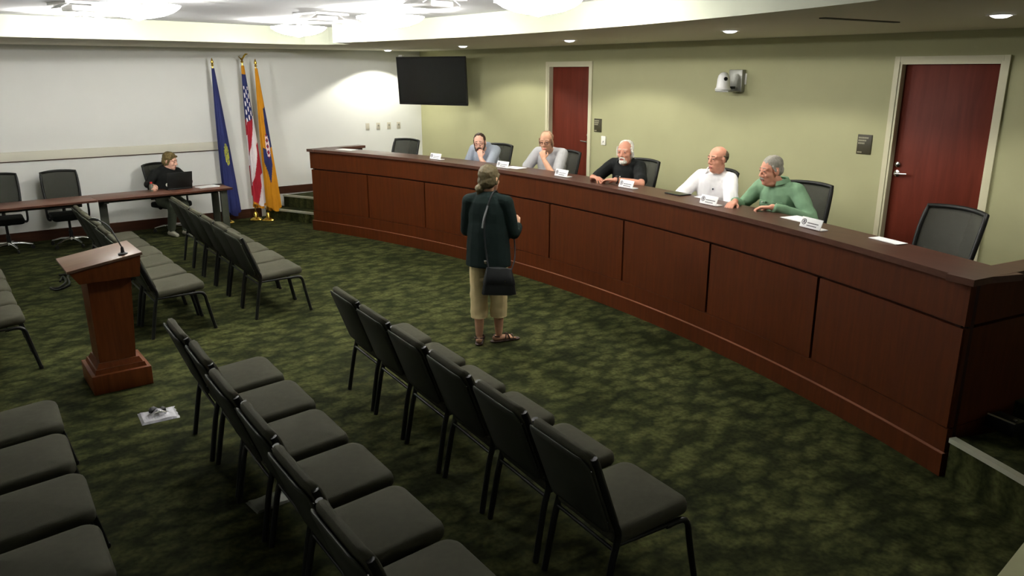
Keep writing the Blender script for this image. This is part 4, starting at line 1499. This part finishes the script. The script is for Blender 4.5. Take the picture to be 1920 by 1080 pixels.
# 4 white polo, balding, leaning back
HD = hairm('short_grey_brown_hair', (92, 80, 64))
CL = cloth('white_polo_cloth', (232, 232, 234))
o, T, sh, K = seated('balding man in white polo shirt leaning back in his chair', (6.28, 4.93, PL), R(180), SKIN_B,
                     dict(head=(6.19, 4.86, 1.575), hyaw=R(172), hpitch=0.04, lean=0.02, ts=1.09, sw=0.18,
                          elbL=(6.05, 4.55, 1.14), wriL=(5.85, 4.72, 1.20), elbR=(6.03, 5.20, 1.16), wriR=(5.80, 5.02, 1.23),
                          fwdL=(-0.1, 0.15, 0.0), fwdR=(-0.15, -0.1, 0.0), curlL=0.4, curlR=0.4), belly=0.035)
shirt(o, sh, K, CL, sleeve=0.85, belly=0.035, tex=0.016)
collar(o, K, T, CL, gap=0.9)
prim_obj('undershirt', Matrix.Identity(4), [('e', K['nb'] + Vector((0.045, 0, 0.015)), (0.032, 0.032, 0.02))], cloth('navy_tshirt_cloth', (36, 38, 48)), o, 0.005, 2)
prim_obj('chest_emblem', Matrix.Identity(4), [('e', K['Ch'] + K['ax'] * 0.02 + Vector((0.128, 0.075, 0.03)), (0.010, 0.006, 0.010))], mat('navy_stitching', (60, 66, 80), 0.8, 0.1, vary=0.05), o, 0.003, 1)
trousers(o, sh, K, JEANS)
shoes(o, sh, SHOE)
prim_obj('hair', T, [('e', (-0.052, 0, 0.026), (0.066, 0.082, 0.070)), ('c', (-0.015, -0.074, 0.03), (-0.04, -0.076, -0.02), 0.012), ('c', (-0.015, 0.074, 0.03), (-0.04, 0.076, -0.02), 0.012)], HD, o, 0.005, 2, 0.006, 0.02)
face_parts(o, T, HD)

# 5 green shirt, short grey hair, moustache, hands together on the ledge
HS = hairm('short_silver_hair', (142, 138, 128))
CL = cloth('green_button_shirt_cloth', (116, 148, 118))
o, T, sh, K = seated('man in green button shirt, short silver hair, hands together on the ledge', (6.13, 4.03, PL), R(176), SKIN_B,
                     dict(head=(5.93, 4.07, 1.56), hyaw=R(158), hpitch=0.12, lean=0.20, ts=1.14, sw=0.19,
                          elbL=(5.95, 3.64, 1.18), wriL=(5.66, 3.84, 1.295), elbR=(5.99, 4.40, 1.19), wriR=(5.66, 4.22, 1.295),
                          fwdL=(-0.06, 0.12, -0.01), fwdR=(-0.12, -0.03, -0.02), curlL=0.4, curlR=0.35), belly=0.03)
shirt(o, sh, K, CL, belly=0.03, fore=0.88, tex=0.018)
collar(o, K, T, CL, gap=0.9)
for s in (-1, 1):
    pk = obj('chest_pocket', box(K['Ch'] + K['ax'] * 0.01 + Vector((0.140, s * 0.078, 0.03)), (0.014, 0.09, 0.018), (0, 0.22, s * 0.35), 0.004), CL, o, label='pocket flap')
    obj('button', lathe([(0.007, 0), (0.006, 0.004)], 10), M['platew'], pk, K['Ch'] + K['ax'] * 0.01 + Vector((0.147, s * 0.078, 0.024)), (0, PI / 2, 0))
trousers(o, sh, K, JEANS)
shoes(o, sh, SHOE)
prim_obj('hair', T, [('e', (-0.022, 0, 0.056), (0.094, 0.081, 0.078)), ('e', (-0.052, 0, 0.005), (0.061, 0.082, 0.065)), ('c', (0.02, -0.074, 0.045), (0.0, -0.078, 0.005), 0.011), ('c', (0.02, 0.074, 0.045), (0.0, 0.078, 0.005), 0.011)], HS, o, 0.005, 2, 0.006, 0.02)
prim_obj('moustache', T, [('c', (0.093, -0.026, -0.058), (0.101, 0, -0.050), 0.007, 0.010), ('c', (0.101, 0, -0.050), (0.093, 0.026, -0.058), 0.010, 0.007)], HS, o, 0.003, 1)
face_parts(o, T, HS)

# 6 person at the long table, turned towards the dais, one hand on a red-capped bottle
HY = hairm('short_sandy_hair', (98, 84, 50))
CL = cloth('black_sweatshirt_cloth', (24, 25, 24))
o, T, sh, K = seated('person in black sweatshirt with short sandy hair behind the laptop', (2.86, 12.42, 0.0), R(-78), SKIN_A,
                     dict(head=(2.93, 12.30, 1.115), hyaw=R(-40), hpitch=0.22, lean=0.14, ts=0.93, sw=0.165,
                          elbL=(3.16, 12.28, 0.80), wriL=(3.02, 12.12, 0.80), elbR=(2.58, 12.28, 0.80), wriR=(2.575, 12.06, 0.825),
                          fwdR=(0.0, -0.1, -0.02), palmR=(0.3, 0.0, -1), curlR=0.7, curlL=0.4,
                          knee=((2.98, 12.00, 0.50), (2.83, 12.02, 0.50)), ankle=((3.02, 12.20, 0.085), (2.83, 12.28, 0.085))))
shirt(o, sh, K, CL, fore=0.9)
prim_obj('chest_print', Matrix.Identity(4), [('e', K['Ch'] + Vector((0.128, -0.06, -0.05)), (0.010, 0.022, 0.028))], M['platew'], o, 0.004, 1)
trousers(o, sh, K, cloth('grey_camouflage_cloth', (86, 92, 78)))
shoes(o, sh, mat('pale_grey_shoe', (150, 148, 132), 0.7, 0.2, vary=0.1))
prim_obj('hair', T, [('e', (-0.022, 0, 0.055), (0.100, 0.088, 0.088)), ('e', (-0.05, 0, -0.01), (0.072, 0.088, 0.085)), ('c', (0.02, -0.078, 0.05), (0.0, -0.084, -0.04), 0.016), ('c', (0.02, 0.078, 0.05), (0.0, 0.084, -0.04), 0.016), ('c', (0.05, -0.05, 0.085), (0.06, 0.05, 0.08), 0.018)], HY, o, 0.005, 2, 0.014, 0.025)
face_parts(o, T, HY)



# 7 woman standing with her back to the viewer
SKIN_D = skin('tanned_skin', (196, 150, 122))
WX, WY = 3.895, 5.50
YAW = R(38)
B = Matrix.Translation((WX, WY, 0)) @ Matrix.Rotation(YAW, 4, 'Z')
P = Prims()
hc = Vector((0.03, -0.01, 1.495))
T = T_head(hc, R(-16), -0.02, 0.0)
sw = 0.165
P.ell((0, 0, 0.90), (0.115, 0.165, 0.13))
P.ell((0.01, 0, 1.05), (0.105, 0.14, 0.14))
P.ell((0.0, 0, 1.20), (0.105, 0.148, 0.16))
P.cap((-0.01, -sw + 0.03, 1.305), (-0.01, sw - 0.03, 1.305), 0.055)
P.cap((-0.01, 0, 1.32), T @ Vector((-0.028, 0, -0.07)), 0.055, 0.050)
for s in (-1, 1):
    P.cap((-0.01, 0, 1.35), (-0.01, s * 0.13, 1.315), 0.042, 0.04)
head(P, T)
legs = {}
for s, ax_, ay_, fdir in ((1, -0.06, 0.075, Vector((0.97, 0.22, 0))), (-1, 0.03, -0.085, Vector((0.62, -0.78, 0)))):
    hp = Vector((0, s * 0.085, 0.86))
    kn = Vector((ax_ * 0.5 + 0.015, s * 0.085, 0.46))
    an = Vector((ax_, ay_, 0.085))
    P.chain([hp, kn], [0.085, 0.056])
    P.chain([kn, kn.lerp(an, 0.3), an], [0.054, 0.055, 0.034])
    P.cap(an + Vector((0, 0, -0.045)) - fdir * 0.035, an + fdir * 0.10 + Vector((0, 0, -0.05)), 0.030, 0.026, flat=0.9)
    lat = Vector((-fdir.y, fdir.x, 0))
    for q in range(5):
        p0 = an + fdir * 0.10 + lat * (q - 2) * 0.015 * -s + Vector((0, 0, -0.055))
        P.cap(p0, p0 + fdir * (0.058 - 0.007 * q) + Vector((0, 0, -0.006)), 0.0105 if q == 0 else 0.008, 0.0085 if q == 0 else 0.0065, 8)
    legs[s] = (hp, kn, an, fdir, lat)
arms = {}
for s, e, w_, fw, pal in ((1, Vector((0.05, 0.215, 1.03)), Vector((0.22, 0.11, 0.99)), Vector((0.5, -0.6, 0.05)), Vector((-0.5, -0.4, 0))), (-1, Vector((0.03, -0.225, 1.03)), Vector((0.20, -0.225, 1.06)), Vector((0.6, 0.1, 0.25)), Vector((-0.1, 0.9, 0.1)))):
    S = Vector((-0.01, s * sw, 1.30))
    P.chain([S, S.lerp(e, 0.5), e], [0.05, 0.046, 0.038])
    P.chain([e, e.lerp(w_, 0.3), w_], [0.038, 0.038, 0.025])
    hand(P, w_ + fw.normalized() * 0.01, fw, pal, 1 if s < 0 else -1, 0.55, s=0.92)
    arms[s] = (S, e, w_)
me = P.build(0.006, 3, dec=0.6)
me.materials.append(SKIN_D)
o = bpy.data.objects.new('person', me)
link(o)
o.matrix_world = B
tag(o, 'woman standing with her back turned, dark green top, khaki cropped trousers, shoulder bag', 'person')
CLT = cloth('dark_teal_top_cloth', (20, 31, 29))
P = Prims()
P.ell((0.0, 0, 0.90), (0.150, 0.200, 0.14))
P.cap((0.0, 0, 0.74), (0.0, 0, 1.05), 0.210, 0.190, flat=0.80, up=(1, 0, 0))
P.cap((0.0, 0, 0.98), (-0.005, 0, 1.24), 0.186, 0.170, flat=0.76, up=(1, 0, 0))
P.ell((0.0, 0, 1.05), (0.135, 0.182, 0.18))
P.ell((-0.01, 0, 1.21), (0.125, 0.172, 0.16))
P.cap((-0.01, -sw + 0.02, 1.305), (-0.01, sw - 0.02, 1.305), 0.068)
for s in (-1, 1):
    P.cap((-0.015, s * 0.04, 1.345), (-0.01, s * 0.13, 1.32), 0.054, 0.052)
    S, e, w_ = arms[s]
    P.chain([S, S.lerp(e, 0.5), e], [0.068, 0.064, 0.058])
    P.chain([e, e.lerp(w_, 0.75)], [0.058, 0.048])
top_me = P.build(0.007, 3, 0.010, 0.12, 0.6)
for vv in top_me.vertices:           # straight hem
    if vv.co.z < 0.735:
        vv.co.z = 0.735
top_o = obj('top', top_me, CLT, o)
KH = cloth('khaki_trouser_cloth', (204, 186, 142))
P = Prims()
P.ell((0, 0, 0.86), (0.135, 0.178, 0.12))
for s in (-1, 1):
    hp, kn, an, fd, la = legs[s]
    P.chain([hp, kn], [0.093, 0.083])
    hem = kn.lerp(an, 0.70)
    P.chain([kn, hem], [0.080, 0.079])
tr_me = P.build(0.007, 3, 0.016, 0.09, 0.6)
for vv in tr_me.vertices:
    if vv.co.z < 0.25:
        vv.co.z = 0.25
obj('cropped_trousers', tr_me, KH, o)
LEA = mat('brown_sandal_leather', (56, 36, 30), 0.5, 0.3, vary=0.1)
for s in (-1, 1):
    hp, kn, an, fd, la = legs[s]
    P = Prims()
    b0 = an - fd * 0.05
    P.cap(Vector((b0.x, b0.y, 0.010)), Vector((an.x, an.y, 0.010)) + fd * 0.17, 0.036, 0.042, flat=0.24, up=(0, 0, 1))
    so_ = obj('sandal', P.build(0.004, 1), LEA, o)
    for q, (u0, u1) in enumerate(((0.05, 0.10), (0.10, 0.05), (0.135, 0.13))):
        a = Vector((an.x, an.y, 0.018)) + fd * u0 + la * 0.040
        b = Vector((an.x, an.y, 0.018)) + fd * u1 - la * 0.040
        mid = (a + b) / 2 + Vector((0, 0, 0.055 - 0.011 * q))
        obj('strap', tube(bez([a, a.lerp(mid, 0.6) + Vector((0, 0, 0.012)), mid, b.lerp(mid, 0.6) + Vector((0, 0, 0.012)), b], 4), 0.006, 6), LEA, so_)
    hs = [Vector((an.x, an.y, 0.06)) + (fd * -math.cos(q_) + la * math.sin(q_)) * 0.045 for q_ in (-1.4, -0.7, 0, 0.7, 1.4)]
    obj('strap', tube(bez(hs, 4), 0.006, 6), LEA, so_)
HA = hairm('grey_brown_hair', (86, 76, 52))
prim_obj('hair', T, [('e', (-0.024, 0, 0.045), (0.103, 0.087, 0.090)), ('e', (-0.050, 0, -0.01), (0.074, 0.086, 0.075)), ('c', (0.02, -0.076, 0.04), (-0.02, -0.080, -0.03), 0.014), ('c', (0.02, 0.076, 0.04), (-0.02, 0.080, -0.03), 0.014),
                     ('e', (-0.098, 0.045, -0.075), (0.040, 0.040, 0.042)), ('c', (-0.09, 0.03, -0.06), (-0.095, 0.055, -0.115), 0.03, 0.022)], HA, o, 0.005, 2, 0.012, 0.03)
prim_obj('hair_tie', T, [('e', (-0.092, 0.028, -0.045), (0.018, 0.022, 0.014))], M['blackp'], o, 0.004, 1)
face_parts(o, T, HA)
# shoulder bag behind her right hip, strap up over the shoulder
tb = thing('shoulder_bag', 'black shoulder bag on a long strap at the standing womans hip', 'bag', (WX, WY, 0), YAW)
BM = mat('black_bag_leather', (24, 26, 28), 0.5, 0.35, vary=0.15, scale=12, bump=0.2, bscale=80)
P = Prims()
bc = Vector((-0.165, -0.145, 0.645))
rb = R(28)
lx, ly = Vector((math.sin(rb), -math.cos(rb), 0)), Vector((-math.cos(rb), -math.sin(rb), 0))
def bag_shell(z0, z1, d0, d1, w0, w1, m=8):
    v, f = [], []
    for k in range(m + 1):
        tt = k / m
        z = z0 + (z1 - z0) * tt
        hw = w0 + (w1 - w0) * tt
        hd = (d0 + (d1 - d0) * tt) * (0.7 + 0.3 * math.sin(PI * min(1, tt * 0.9 + 0.1)))
        for q in range(20):
            a_ = 2 * PI * q / 20
            ca, sa = math.cos(a_), math.sin(a_)
            cu = math.copysign(abs(ca) ** 0.45, ca) * hw
            cv = math.copysign(abs(sa) ** 0.6, sa) * hd
            sag = -0.02 * (cu / hw) * 0.6 + 0.008 * noise.noise(Vector((cu * 20, cv * 20, z * 15)))
            v.append(bc + lx * cu + ly * cv + Vector((0, 0, z + sag)))
    for k in range(m):
        for q in range(20):
            f.append((k * 20 + q, k * 20 + (q + 1) % 20, (k + 1) * 20 + (q + 1) % 20, (k + 1) * 20 + q))
    f.append(tuple(range(20))[::-1])
    f.append(tuple(m * 20 + q for q in range(20)))
    return pyd(v, f, True, 45)


obj('bag_body', bag_shell(-0.13, 0.10, 0.055, 0.03, 0.155, 0.115), BM, tb)
obj('bag_flap', bag_shell(-0.035, 0.106, 0.063, 0.036, 0.146, 0.112, 5), BM, tb)
obj('clasp', box(bc + ly * 0.056 + lx * 0.04 + Vector((0, 0, 0.0)), (0.02, 0.012, 0.012), (0, 0, rb)), M['chrome'], tb)
pts = bez([bc - lx * 0.09 + Vector((0, 0, 0.085)), (-0.175, -0.035, 0.86), (-0.165, -0.015, 1.05), (-0.15, -0.02, 1.20), (-0.098, -0.055, 1.355), (-0.02, -0.075, 1.402), (0.07, -0.085, 1.34)], 6)
obj('bag_strap', tube(pts, 0.0075, 6), BM, tb)
obj('strap_webbing', tube(bez([(-0.187, -0.004, 1.10), (-0.178, -0.018, 1.19), (-0.148, -0.043, 1.29)], 5), 0.0085, 6), mat('grey_webbing', (120, 122, 122), 0.6, 0.3, vary=0.05), tb, label='pale grey strap webbing')
obj('strap_buckle', box((-0.184, -0.03, 0.80), (0.012, 0.026, 0.035), None, 0.003), M['chrome'], tb)
obj('bag_strap', tube(bez([bc + lx * 0.11 + Vector((0, 0, 0.08)), (0.0, -0.245, 0.82), (0.12, -0.20, 1.0), (0.12, -0.14, 1.2), (0.07, -0.085, 1.34)], 6), 0.0065, 6), BM, tb)
